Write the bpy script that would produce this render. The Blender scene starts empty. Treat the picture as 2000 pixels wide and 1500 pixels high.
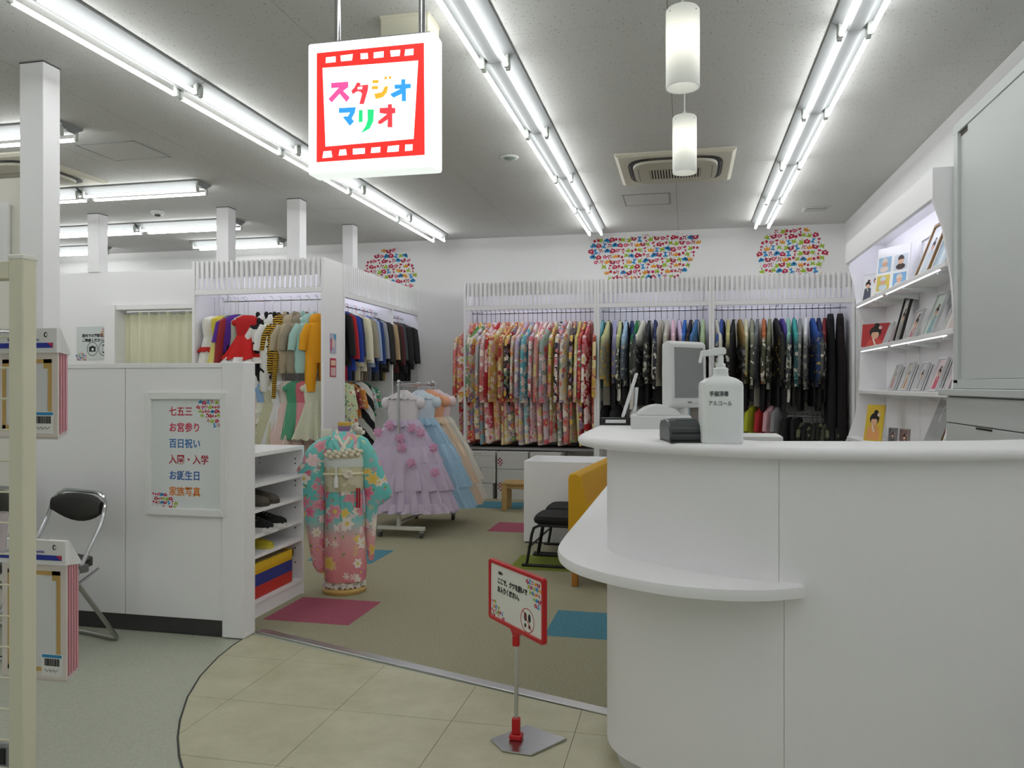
import bpy, bmesh, math, random
from mathutils import Vector, Matrix
R = math.radians
SC = bpy.context.scene
COL = SC.collection
rnd = random.Random(7)

# ------------------------------------------------------------------ camera, world, exposure
cam_d = bpy.data.cameras.new('camera'); cam = bpy.data.objects.new('camera', cam_d); COL.objects.link(cam)
cam.location = (0, 0, 1.33)
cam.rotation_euler = (R(90), 0, math.atan(340 / 1538))
cam_d.sensor_width = 36.0; cam_d.lens = 36.0 * 1538 / 2000; cam_d.shift_y = 0.001
cam_d.clip_start = 0.05
SC.camera = cam
SC.view_settings.view_transform = 'Standard'; SC.view_settings.look = 'None'
SC.view_settings.gamma = 1.0; SC.view_settings.use_curve_mapping = False
SC.view_settings.exposure = 0.54
world = bpy.data.worlds.new('world'); SC.world = world; world.use_nodes = True
world.node_tree.nodes['Background'].inputs[0].default_value = (0.8, 0.85, 0.9, 1)
world.node_tree.nodes['Background'].inputs[1].default_value = 0.05
TUBE_POWER = 8.0          # radiance of the ceiling fluorescent tubes
CAB_POWER = 5.0           # lamps hidden behind the wardrobe valances

# ------------------------------------------------------------------ materials
MATS = {}
def srgb(c):
    if isinstance(c, str):
        c = c.lstrip('#'); c = c if len(c) == 6 else ''.join(k * 2 for k in c); c = [int(c[i:i + 2], 16) / 255 for i in (0, 2, 4)]
    return tuple(((x / 12.92) if x <= .04045 else ((x + .055) / 1.055) ** 2.4) for x in c) + (1.0,)
def newmat(name):
    m = bpy.data.materials.new(name); m.use_nodes = True
    nt = m.node_tree; b = nt.nodes['Principled BSDF']
    return m, nt, b
def M(col, rough=.6, metal=0., name=None, bump=0., bscale=200., var=0., spec=.5, alpha=1., trans=0.):
    key = (str(col), rough, metal, bump, bscale, var, spec, alpha, trans)
    if key in MATS: return MATS[key]
    m, nt, b = newmat(name or 'paint_' + str(len(MATS)))
    c = srgb(col)
    b.inputs['Base Color'].default_value = c
    b.inputs['Roughness'].default_value = rough; b.inputs['Metallic'].default_value = metal
    b.inputs['Specular IOR Level'].default_value = spec
    b.inputs['Alpha'].default_value = alpha; b.inputs['Transmission Weight'].default_value = trans
    if bump or var:
        tc = nt.nodes.new('ShaderNodeTexCoord'); n = nt.nodes.new('ShaderNodeTexNoise')
        n.inputs['Scale'].default_value = bscale; n.inputs['Detail'].default_value = 3
        nt.links.new(tc.outputs['Object'], n.inputs['Vector'])
        if bump:
            bp = nt.nodes.new('ShaderNodeBump'); bp.inputs['Strength'].default_value = bump; bp.inputs['Distance'].default_value = .01
            nt.links.new(n.outputs['Fac'], bp.inputs['Height']); nt.links.new(bp.outputs['Normal'], b.inputs['Normal'])
        if var:
            mx = nt.nodes.new('ShaderNodeMix'); mx.data_type = 'RGBA'
            mx.inputs[6].default_value = tuple(x * (1 - var) for x in c[:3]) + (1,)
            mx.inputs[7].default_value = tuple(min(1, x * (1 + var)) for x in c[:3]) + (1,)
            nt.links.new(n.outputs['Fac'], mx.inputs[0]); nt.links.new(mx.outputs[2], b.inputs['Base Color'])
    MATS[key] = m
    return m
def EM(col, power, name):
    key = ('em', str(col), power, name)
    if key in MATS: return MATS[key]
    m, nt, b = newmat(name)
    b.inputs['Base Color'].default_value = srgb(col)
    b.inputs['Emission Color'].default_value = srgb(col); b.inputs['Emission Strength'].default_value = power
    MATS[key] = m
    return m

WHITE = M('#f5f4f6', .45, name='white_laminate', bump=.02, bscale=60, var=.01)
WALLW = M('#f4f4f4', .7, name='white_wallpaper', bump=.05, bscale=250)
WALL_CREAM = M('#e9e6dc', .6, name='cream_partition')
HOUS = M('#86898a', .5, name='fixture_darkened_enamel')  # white housing enamel, darkened in colour to offset the tube glare
FIXW = M('#eef2f0', .35, name='white_enamel')
SOCK = M('#b9bdb8', .5, name='grey_socket')
CHROME = M('#c9cbcf', .15, 1., name='chrome')
STEEL = M('#a9a9ac', .35, 1., name='brushed_steel')
DARK = M('#17181a', .5, name='black_plastic')
BLKFAB = M('#0f0f12', .85, name='black_fabric')
TUBEM = EM('#fbfdfc', TUBE_POWER, 'fluorescent_glow')
CABM = EM('#eef0ff', CAB_POWER, 'cabinet_tube_glow')
GREYL = M('#8f9091', .6, name='grey_laminate_and_shade')

# ------------------------------------------------------------------ mesh builder
class MB:
    def __init__(s): s.v = []; s.f = []; s.m = []
    def add(s, vs, fs, mi=0):
        o = len(s.v); s.v += [tuple(p) for p in vs]
        for f in fs: s.f.append(tuple(i + o for i in f)); s.m.append(mi)
        return s
    def box(s, x0, x1, y0, y1, z0, z1, mi=0):
        return s.add([(x0, y0, z0), (x1, y0, z0), (x1, y1, z0), (x0, y1, z0), (x0, y0, z1), (x1, y0, z1), (x1, y1, z1), (x0, y1, z1)],
                     [(0, 3, 2, 1), (4, 5, 6, 7), (0, 1, 5, 4), (1, 2, 6, 5), (2, 3, 7, 6), (3, 0, 4, 7)], mi)
    def loft(s, rings, cap0=True, cap1=True, mi=0, closed=True):
        n = len(rings[0]); vs = [p for r in rings for p in r]; fs = []
        for k in range(len(rings) - 1):
            for i in range(n if closed else n - 1):
                j = (i + 1) % n
                fs.append((k * n + i, k * n + j, (k + 1) * n + j, (k + 1) * n + i))
        if cap0: fs.append(tuple(range(n - 1, -1, -1)))
        if cap1: fs.append(tuple((len(rings) - 1) * n + i for i in range(n)))
        return s.add(vs, fs, mi)
    def cyl(s, p, q, r, r2=None, n=12, mi=0, caps=True):
        p = Vector(p); q = Vector(q); d = (q - p).normalized(); r2 = r if r2 is None else r2
        a = d.orthogonal().normalized(); b = d.cross(a)
        ring = lambda c, rr: [c + (a * math.cos(t) + b * math.sin(t)) * rr for t in [2 * math.pi * i / n for i in range(n)]]
        return s.loft([ring(p, r), ring(q, r2)], caps, caps, mi)
    def tube(s, pts, r, n=8, mi=0, closed=False):
        pts = [Vector(p) for p in pts]; rings = []; prev = None; L = len(pts)
        for i, p in enumerate(pts):
            if closed: t = (pts[(i + 1) % L] - pts[i - 1])
            else: t = (pts[min(i + 1, L - 1)] - pts[max(i - 1, 0)])
            t.normalize()
            if prev is None: a = t.orthogonal().normalized()
            else:
                a = prev - t * prev.dot(t)
                a = a.normalized() if a.length > 1e-6 else t.orthogonal().normalized()
            prev = a; b = t.cross(a)
            rr = r[i] if isinstance(r, (list, tuple)) else r
            rings.append([p + (a * math.cos(w) + b * math.sin(w)) * rr for w in [2 * math.pi * k / n for k in range(n)]])
        if closed: rings.append(rings[0])
        return s.loft(rings, not closed, not closed, mi)
    def prism(s, poly, z0, z1, mi=0):
        return s.loft([[(x, y, z0) for x, y in poly], [(x, y, z1) for x, y in poly]], True, True, mi)
    def prism_y(s, poly, y0, y1, mi=0):       # polygon in x,z
        return s.loft([[(x, y0, z) for x, z in poly], [(x, y1, z) for x, z in poly]], True, True, mi)
    def prism_x(s, poly, x0, x1, mi=0):       # polygon in y,z
        return s.loft([[(x0, y, z) for y, z in poly], [(x1, y, z) for y, z in poly]], True, True, mi)
    def lathe(s, prof, n=24, c=(0, 0, 0), mi=0, caps=True):
        rings = [[(c[0] + r * math.cos(t), c[1] + r * math.sin(t), c[2] + z) for t in [2 * math.pi * i / n for i in range(n)]] for r, z in prof]
        return s.loft(rings, caps, caps, mi)
    def ball(s, c, r, n=12, k=8, mi=0):
        if not isinstance(r, (tuple, list)): r = (r, r, r)
        rings = []
        for i in range(1, k):
            ph = -math.pi / 2 + math.pi * i / k
            rings.append([(c[0] + r[0] * math.cos(ph) * math.cos(t), c[1] + r[1] * math.cos(ph) * math.sin(t), c[2] + r[2] * math.sin(ph)) for t in [2 * math.pi * j / n for j in range(n)]])
        return s.loft(rings, True, True, mi)
    def poly(s, pts, mi=0): return s.add(pts, [tuple(range(len(pts)))], mi)
    def mesh(s, name, mats, smooth=False, bev=0., seg=1):
        me = bpy.data.meshes.new(name); me.from_pydata(s.v, [], s.f)
        if not isinstance(mats, (list, tuple)): mats = [mats]
        for m in mats: me.materials.append(m)
        me.polygons.foreach_set('material_index', s.m)
        bm = bmesh.new(); bm.from_mesh(me)
        bmesh.ops.recalc_face_normals(bm, faces=bm.faces)
        if bev:
            es = [e for e in bm.edges if len(e.link_faces) == 2 and e.calc_face_angle(0) > R(35)]
            bmesh.ops.bevel(bm, geom=es, offset=bev, segments=seg, affect='EDGES', profile=.5, clamp_overlap=True)
        bm.to_mesh(me); bm.free()
        if smooth:
            me.polygons.foreach_set('use_smooth', [True] * len(me.polygons))
            try: me.set_sharp_from_angle(angle=R(40))
            except Exception: pass
        me.update()
        return me
    def build(s, name, mats, parent=None, smooth=False, bev=0., seg=1, loc=None, rot=None):
        return put(name, s.mesh(name, mats, smooth, bev, seg), parent, loc, rot)
def put(name, me, parent=None, loc=None, rot=None, mat=None):
    o = bpy.data.objects.new(name, me); COL.objects.link(o)
    if parent is not None: o.parent = parent
    if loc is not None: o.location = loc
    if rot is not None: o.rotation_euler = rot
    if mat is not None and o.material_slots:
        o.material_slots[0].link = 'OBJECT'; o.material_slots[0].material = mat
    return o
def tag(o, label, cat, group=None, kind=None):
    o['label'] = label; o['category'] = cat
    if group: o['group'] = group
    if kind: o['kind'] = kind
    return o
def thing(name, label, cat, loc=(0, 0, 0), rz=0., group=None):
    o = bpy.data.objects.new(name, None); COL.objects.link(o); o.empty_display_size = .1
    o.location = loc; o.rotation_euler = (0, 0, rz)
    return tag(o, label, cat, group)
def struct(name, label, cat, mb, mat, bev=0., smooth=False):
    o = mb.build(name, mat, None, smooth, bev); tag(o, label, cat, None, 'structure'); return o
def BX(*a): return MB().box(*a)
def copy_tree(o, parent=None):
    c = o.copy(); COL.objects.link(c); c.parent = parent
    for ch in list(o.children): copy_tree(ch, c)
    return c
def text(body, size, mat, parent, loc, rot, name='lettering', bold=0., ext=.0004, sx=1., align='LEFT', space=1.):
    cu = bpy.data.curves.new(name, 'FONT'); cu.body = body; cu.size = size; cu.extrude = ext; cu.offset = bold
    cu.align_x = align; cu.space_line = space; cu.resolution_u = 2
    cu.materials.append(mat)
    o = bpy.data.objects.new(name, cu); COL.objects.link(o); o.parent = parent
    o.location = loc; o.rotation_euler = rot; o.scale = (sx, 1, 1)
    return o
ORD = ['first', 'second', 'third', 'fourth', 'fifth', 'sixth', 'seventh', 'eighth', 'ninth', 'tenth', 'eleventh', 'twelfth', 'thirteenth', 'fourteenth',
       'fifteenth', 'sixteenth', 'seventeenth', 'eighteenth', 'nineteenth', 'twentieth', 'twenty-first', 'twenty-second', 'twenty-third', 'twenty-fourth',
       'twenty-fifth', 'twenty-sixth', 'twenty-seventh', 'twenty-eighth', 'twenty-ninth', 'thirtieth']
CEIL = 3.18; XR = 1.77; YB = 9.61; XL = -9.0; YF = -4.5

# ================================================================== THE SHELL
def ceiling_mat():
    m, nt, b = newmat('acoustic_board')
    tc = nt.nodes.new('ShaderNodeTexCoord'); geo = nt.nodes.new('ShaderNodeNewGeometry')
    v = nt.nodes.new('ShaderNodeTexVoronoi'); v.inputs['Scale'].default_value = 62
    mp = nt.nodes.new('ShaderNodeMapping'); mp.inputs['Scale'].default_value = (1, .6, 1)
    nt.links.new(geo.outputs['Position'], mp.inputs['Vector']); nt.links.new(mp.outputs['Vector'], v.inputs['Vector'])
    n = nt.nodes.new('ShaderNodeTexNoise'); n.inputs['Scale'].default_value = 90
    nt.links.new(geo.outputs['Position'], n.inputs['Vector'])
    ad = nt.nodes.new('ShaderNodeMath'); ad.operation = 'MULTIPLY_ADD'; ad.inputs[1].default_value = .35
    nt.links.new(n.outputs['Fac'], ad.inputs[0]); nt.links.new(v.outputs['Distance'], ad.inputs[2])
    cr = nt.nodes.new('ShaderNodeValToRGB')
    cr.color_ramp.elements[0].position = .25; cr.color_ramp.elements[0].color = srgb('#5c5d5c')
    cr.color_ramp.elements[1].position = .34; cr.color_ramp.elements[1].color = srgb('#cfcfcd')
    nt.links.new(ad.outputs[0], cr.inputs['Fac']); nt.links.new(cr.outputs['Color'], b.inputs['Base Color'])
    b.inputs['Roughness'].default_value = .9
    return m
CEILM = ceiling_mat()
ceil = struct('ceiling', 'white speckled acoustic board ceiling of the shop', 'ceiling', BX(XL, XR + .1, YF, YB + .1, CEIL + .008, CEIL + .12), M('#5b5c5b', .9, name='joint_shadow_board'))
xs = [-.09 + .93 * k for k in range(-10, 4)]; ys = [4.06 + .91 * k for k in range(-4, 8)]
for i in range(len(xs) - 1):
    for j in range(len(ys) - 1):
        x0, x1 = max(xs[i], XL), min(xs[i + 1], XR); y0, y1 = ys[j], min(ys[j + 1], YB)
        if x1 - x0 < .02 or y1 - y0 < .02: continue
        BX(x0 + .0015, x1 - .0015, y0 + .001, y1 - .001, CEIL, CEIL + .008).build('ceiling_board', CEILM, ceil)
BX(XL, XR, YF, ys[0], CEIL, CEIL + .008).build('ceiling_board', CEILM, ceil)

struct('wall_back', 'white back wall above the wardrobes', 'wall', BX(XL, XR + .1, YB, YB + .1, 0, CEIL), WALLW)
struct('wall_right', 'white right wall above the photo shelves', 'wall', BX(XR, XR + .1, YF, YB, 0, CEIL), WALLW)
struct('wall_left', 'white far left wall of the shop', 'wall', BX(XL - .1, XL, YF, YB + .1, 0, CEIL), WALLW)
struct('wall_front', 'white wall behind the viewer', 'wall', BX(XL - .1, XR + .1, YF - .1, YF, 0, CEIL), WALLW)
struct('trim_1', 'white flat panel filling the corner beside the kimono wardrobe', 'panel', BX(-3.36, -2.6, YB - .02, YB, 0, 2.545), WHITE)

def floor_mat(name, c1, c2, scale, bump=.0, c3=None, rough=.6):
    m, nt, b = newmat(name)
    geo = nt.nodes.new('ShaderNodeNewGeometry')
    n = nt.nodes.new('ShaderNodeTexNoise'); n.inputs['Scale'].default_value = scale; n.inputs['Detail'].default_value = 6; n.inputs['Roughness'].default_value = .7
    nt.links.new(geo.outputs['Position'], n.inputs['Vector'])
    cr = nt.nodes.new('ShaderNodeValToRGB'); cr.color_ramp.elements[0].position = .35; cr.color_ramp.elements[1].position = .65
    cr.color_ramp.elements[0].color = srgb(c1); cr.color_ramp.elements[1].color = srgb(c2)
    nt.links.new(n.outputs['Fac'], cr.inputs['Fac']); nt.links.new(cr.outputs['Color'], b.inputs['Base Color'])
    b.inputs['Roughness'].default_value = rough
    if bump:
        bp = nt.nodes.new('ShaderNodeBump'); bp.inputs['Strength'].default_value = bump; bp.inputs['Distance'].default_value = .01
        nt.links.new(n.outputs['Fac'], bp.inputs['Height']); nt.links.new(bp.outputs['Normal'], b.inputs['Normal'])
    return m
def carpet_mat(name, c1, c2): return floor_mat(name, c1, c2, 130, .8, rough=.95)
CARPET = carpet_mat('olive_beige_carpet', '#969177', '#c5c0a3')
floor = struct('floor', 'pale grey-green speckled vinyl floor outside the curved line', 'floor', BX(XL, XR + .1, YF, YB + .1, -.12, -.004), floor_mat('grey_green_vinyl', '#a8ac9b', '#bec1b0', 120, rough=.35))
# beige carpet of the studio (beyond the metal strip) and the cream tiles (inside the arc)
th0 = (-2.26, 3.84); th1 = (-.25, 3.155)
carpet = MB().prism([(-2.26, 3.86), (-.25, 3.175), (XR, 3.0), (XR, YB), (XL, YB), (XL, 6.6), (-3.7, 6.6), (-3.7, 3.86)], -.004, 0).build('carpet', CARPET, floor)
CT = dict(pink=carpet_mat('pink_carpet', '#a34c62', '#bf687e'), blue=carpet_mat('blue_carpet', '#3f7f93', '#649fb2'), green=carpet_mat('green_carpet', '#76842a', '#929f42'))
for c, x, y in [('pink', -2.345, 4.06), ('blue', -.737, 4.12), ('blue', -2.81, 5.49), ('pink', -1.77, 6.95), ('blue', -2.25, 8.25), ('green', -1.255, 5.56)]:
    o = BX(x, x + .52, y, y + .48, -.003, .0015).build('carpet_tile', CT[c], floor)
    o['label'] = c + ' square carpet tile set in the beige carpet'
# cream floor tiles clipped to the area between arc, strip and counter
TILE = floor_mat('cream_tile', '#bab698', '#cac6aa', 5, rough=.35)
arc = [(-2.275, 3.80), (-2.262, 3.62), (-2.235, 3.45), (-2.17, 3.21), (-2.076, 2.98), (-1.965, 2.774), (-1.874, 2.631), (-1.778, 2.504), (-1.60, 2.30), (-1.35, 2.08), (-1.0, 1.88), (-.6, 1.78), (-.2, 1.76), (.3, 1.8)]
region = arc + [(.9, 2.0), (1.2, 3.0), (.3, 3.0), (-.25, 3.155)]
def clip(poly, a, b, c):   # keep a*x+b*y<=c
    out = []
    for i in range(len(poly)):
        p, q = poly[i], poly[(i + 1) % len(poly)]
        dp = a * p[0] + b * p[1] - c; dq = a * q[0] + b * q[1] - c
        if dp <= 0: out.append(p)
        if (dp < 0 < dq) or (dq < 0 < dp):
            t = dp / (dp - dq); out.append((p[0] + (q[0] - p[0]) * t, p[1] + (q[1] - p[1]) * t))
    return out
gx = [-2.378 + .4905 * k for k in range(0, 9)]; gy = [1.54 + .485 * k for k in range(0, 7)]
MB().prism(region, -.004, -.0025).build('tile_grout', M('#8f8873', .9, name='grout'), floor)
for i in range(len(gx) - 1):
    for j in range(len(gy) - 1):
        p = region
        for a, b, c in ((-1, 0, -gx[i] - .0012), (1, 0, gx[i + 1] - .0012), (0, -1, -gy[j] - .0012), (0, 1, gy[j + 1] - .0012)):
            p = clip(p, a, b, c)
            if len(p) < 3: break
        if len(p) >= 3: MB().prism(p, -.0035, -.0005).build('floor_tile', TILE, floor)
MB().tube([(x, y, -.002) for x, y in arc], .0045, 6).build('arc_joint', M('#3d3f3b', .6, name='dark_joint'), floor)
d = Vector((th1[0] - th0[0], th1[1] - th0[1], 0)); nrm = Vector((-d.y, d.x, 0)).normalized()
q = [Vector((*th0, 0)) - nrm * .0, Vector((*th1, 0)), Vector((*th1, 0)) + nrm * .058, Vector((*th0, 0)) + nrm * .058]
o = MB().prism([(p.x, p.y) for p in q], -.004, .006).build('threshold_strip', M('#cdced1', .32, 1., name='strip_metal'), floor, bev=.002)
o['label'] = 'brushed metal strip between tiles and carpet'

# ------------------------------------------------------------------ partitions and posts
def post(x, y, w, dp, z0, label, cat='post'):
    o = MB().box(-w / 2, w / 2, -dp / 2, dp / 2, z0, CEIL - .006).build('trim_post', WHITE, None, bev=.003)
    o.location = (x, y, 0); tag(o, label, cat, 'white posts up to the ceiling', 'structure')
    MB().box(-w / 2 - .002, w / 2 + .002, -dp / 2 - .002, dp / 2 + .002, CEIL - .006, CEIL - .001).build('shadow_gap', M('#55585a', .8, name='gap_grey'), o)
post(-3.655, 3.865, .16, .125, 0, 'nearest white square post beside the low partition')
post(-6.24, 7.38, .14, .14, 2.546, 'white post rising from the wall left of the curtain')
post(-4.70, 7.40, .14, .14, 2.546, 'white post rising behind the costume wardrobe, left one')
post(-3.80, 7.22, .14, .14, 2.546, 'white post rising behind the costume wardrobe, right one')
post(-3.80, 8.50, .13, .13, 2.546, 'white post rising behind the suit wardrobe')
struct('wall_entrance', 'tall cream partition wall left of the nearest post', 'wall', BX(-6.6, -3.735, 3.83, 3.92, 0, 2.53), WALL_CREAM, .003)
# low partition: panels, cap, end panel, dark skirting
lp = thing('trim_partition', 'low white panelled partition carrying the framed notice', 'partition', (-2.26, 3.73, 0)); lp['kind'] = 'structure'
for x0, x1 in ((-1.31, -.722), (-.718, -.13)):
    BX(x0, x1, 0, .02, .085, 1.42).build('panel', WHITE, lp, bev=.001)
BX(-1.31, -.02, .02, .09, .0, 1.41).build('core', WHITE, lp)
BX(-1.31, -.125, -.004, .102, 1.421, 1.447).build('cap', WHITE, lp, bev=.002)
BX(-.127, 0, -.012, .105, 0, 1.452).build('end_post', WHITE, lp, bev=.006, seg=2)
BX(-1.31, -.13, .006, .02, 0, .083).build('skirting', M('#3b3a3a', .5, name='dark_skirting'), lp)
# room wall with the curtained doorway
cw = MB().box(-9, -6.02, 7.33, 7.43, 0, 2.545).box(-6.02, -4.7, 7.33, 7.43, 2.16, 2.545)
struct('wall_fitting', 'white partition wall around the curtained doorway', 'wall', cw, WHITE)
fr = MB().box(-6.06, -5.93, 7.26, 7.45, 0, 2.18).box(-5.93, -4.74, 7.28, 7.45, 2.13, 2.18)
struct('trim_2', 'white frame of the curtained doorway', 'door frame', fr, WHITE, .003)
cu = thing('door_curtain', 'pale cream pleated curtain hanging in the doorway', 'curtain', (-5.35, 7.40, 0))
rail = MB().cyl((-.57, 0, 2.1), (.62, 0, 2.1), .012).build('curtain_rail', CHROME, cu)
n = 120; top = []; bot = []
def cy(i, k): return .03 * math.sin(i * .55 + k) + .015 * math.sin(i * .21 + k * 2)
rows = []
for k in range(7):
    z = 2.11 - k * .34
    rows.append([(-.57 + 1.19 * i / n, cy(i, k * .12) * (.5 + k * .12), z) for i in range(n + 1)] + [(-.57 + 1.19 * i / n, cy(i, k * .12) * (.5 + k * .12) + .004, z) for i in range(n, -1, -1)])
MB().loft(rows).build('cloth', M('#e3e2c6', .9, name='cream_curtain'), cu, smooth=True)
# kerb of the corner behind side wardrobe
struct('trim_3', 'dark skirting strip along the back wall corner', 'skirting', BX(-3.3, -2.6, YB - .03, YB - .02, 0, .06), GREYL)

# ================================================================== CEILING FIXTURES
def make_fixture():
    t = thing('fluorescent_fixture', '', 'ceiling light')
    L = .623
    MB().prism_y([(-.11, 0), (-.11, -.014), (-.05, -.045), (-.03, -.062), (.03, -.062), (.05, -.045), (.11, -.014), (.11, 0)], -L, L).build('housing', HOUS, t)
    for sx in (-1, 1):
        for sy in (-1, 1):
            x = sx * .068
            BX(x - .013, x + .013, sy * (L - .022) - .011, sy * (L - .022) + .011, -.100, -.02).build('lamp_socket', SOCK, t, bev=.004)
        MB().cyl((sx * .070, -L + .04, -.088), (sx * .070, L - .04, -.088), .0128, n=10).build('fluorescent_tube', TUBEM, t, smooth=True)
    return t
fx0 = make_fixture(); used = [False]
def fixture(x, y, rz, label, group):
    t = fx0 if not used[0] else copy_tree(fx0); used[0] = True
    t.location = (x, y, CEIL - .001); t.rotation_euler = (0, 0, rz); t['label'] = label; t['group'] = group
for name, x, g in (('left', -2.955, 'left light row'), ('middle', -1.035, 'middle light row'), ('right', .83, 'right light row')):
    for k in range(10):
        y = 9.25 - .625 - 1.25 * k
        fixture(x, y, 0, f'twin-tube fluorescent fixture, {ORD[k]} from the back wall in the {name} ceiling row', g)
SIDE = [('unseen', -.2, -4.3, 3), ('second rearmost', 1.5, -4.3, 3), ('third rearmost', 3.15, -4.3, 3), ('nearest', 4.78, -4.28, 3), ('second', 6.40, -4.31, 3), ('third', 7.93, -4.89, 3), ('farthest', 9.05, -4.98, 1), ('farthest', 9.05, -7.55, 1)]  # rows before 'nearest' are out of view, added to light the counter front
for nm, y, xe, c in SIDE:
    for k in range(c):
        x = xe - .6 - 1.27 * k
        lab = f'twin-tube fixture, {ORD[k]} from the right in the {nm} crosswise left row'
        if xe == -7.55: lab = 'twin-tube fixture at the far left of the farthest crosswise row'
        fixture(x, y, R(90), lab, 'crosswise lights over the left rooms')

def cassette(x, y, label):
    t = thing('air_conditioner', label, 'air conditioner', (x, y, CEIL))
    AC = M('#dad6c6', .5, name='aged_ivory_plastic'); AC2 = M('#c6c2b2', .5, name='ivory_plastic_inner')
    S = .475
    MB().loft([[(-S, -S, -.001), (S, -S, -.001), (S, S, -.001), (-S, S, -.001)], [(-S, -S, -.012), (S, -S, -.012), (S, S, -.012), (-S, S, -.012)], [(-S + .03, -S + .03, -.03), (S - .03, -S + .03, -.03), (S - .03, S - .03, -.03), (-S + .03, S - .03, -.03)]]).build('face_panel', AC, t)
    def sq(a, z, e=4.5, n=48):
        out = []
        for i in range(n):
            w = 2 * math.pi * i / n; c, s_ = math.cos(w), math.sin(w)
            out.append((a * math.copysign(abs(c) ** (2 / e), c), a * math.copysign(abs(s_) ** (2 / e), s_), z))
        return out
    MB().loft([sq(.385, -.029), sq(.385, -.034), sq(.36, -.037)]).build('air_slot', DARK, t)
    MB().loft([sq(.345, -.036), sq(.34, -.056), sq(.31, -.062)]).build('centre_plate', AC2, t, smooth=True)
    BX(-.21, .21, -.14, .14, -.0635, -.061).build('grille_recess', M('#2a2925', .8, name='grille_dark'), t)
    g = [BX(-.006, .006, -.14, .14, -.007, .0).mesh('grille_slat', AC2)]
    for k in range(18): put('grille_slat', g[0], t, (-.2 + k * .4 / 17, 0, -.063))
    for s in (-1, 1): BX(s * .3 - .002, s * .3 + .002, -.2, .2, -.0625, -.058).build('panel_line', DARK, t)
    for a in range(4):
        BX(-.2, .2, -.372, -.352, -.036, -.026).build('louvre', M('#8d8b7f', .5, name='louvre_grey'), t, rot=(0, 0, a * math.pi / 2))
cassette(-.09, 6.80, 'square ivory ceiling air conditioner behind the pendant lamps')
cassette(-5.6, 5.72, 'ivory ceiling air conditioner at left, partly behind the post')
def hatch(x0, x1, y0, y1, label):
    t = thing('ceiling_hatch', label, 'hatch', ((x0 + x1) / 2, (y0 + y1) / 2, CEIL)); w = (x1 - x0) / 2; h = (y1 - y0) / 2
    m = MB()
    for a in ((-w, w, -h, -h + .012), (-w, w, h - .012, h), (-w, -w + .012, -h, h), (w - .012, w, -h, h)): m.box(*a, -.004, -.0005)
    m.build('rim', M('#85878a', .4, name='hatch_aluminium'), t)
    BX(-w + .016, w - .016, -h + .016, h - .016, -.003, -.0005).build('lid', CEILM, t)
hatch(-4.6, -4.08, 5.2, 5.64, 'square access hatch in the ceiling at left')
hatch(-.61, -.15, 7.72, 8.19, 'small square access hatch beyond the air conditioner')
t = thing('ceiling_vent', 'small dark slatted air vent near the right wall', 'vent', (1.33, 8.74, CEIL))
BX(-.13, .13, -.1, .1, -.012, -.001).build('frame', M('#cfcfcc', .5, name='vent_white'), t, bev=.003)
BX(-.1, .1, -.07, .07, -.0145, -.012).build('opening', DARK, t)
for k in range(6): BX(-.1, .1, -.004, .004, -.018, -.0145).build('slat', M('#cfcfcc', .5, name='vent_white'), t, loc=(0, -.06 + .024 * k, 0))
t = thing('ceiling_downlight', 'small round recessed fitting in the ceiling between the light rows', 'downlight', (-1.4, 6.24, CEIL))
MB().lathe([(.0, -.001), (.075, -.001), (.075, -.006), (.055, -.01)], 24).build('ring', FIXW, t, smooth=True)
MB().lathe([(.001, -.0105), (.05, -.0105), (.03, -.02), (.001, -.022)], 24).build('lens', M('#8fa09a', .25, name='glass_grey'), t, smooth=True)
t = thing('smoke_detector', 'round white smoke detector on the ceiling at left', 'smoke detector', (-5.5, 7.38, CEIL))
MB().lathe([(.07, -.001), (.07, -.02), (.055, -.035)], 24).build('base', FIXW, t, smooth=True)
MB().lathe([(.03, -.035), (.03, -.05), (.001, -.055)], 16).build('sensor', M('#4a4c4c', .5, name='sensor_grey'), t, smooth=True)
t = thing('junction_box', 'beige box fixed to the ceiling behind the hanging sign', 'junction box', (-1.37, 3.80, CEIL))
BX(-.125, .125, -.09, .09, -.12, -.001).build('cover', M('#d4d0bd', .5, name='beige_plastic'), t, bev=.004)
BX(-.127, .127, -.092, .092, -.018, -.001).build('flange', M('#d4d0bd', .5, name='beige_plastic'), t)

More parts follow.
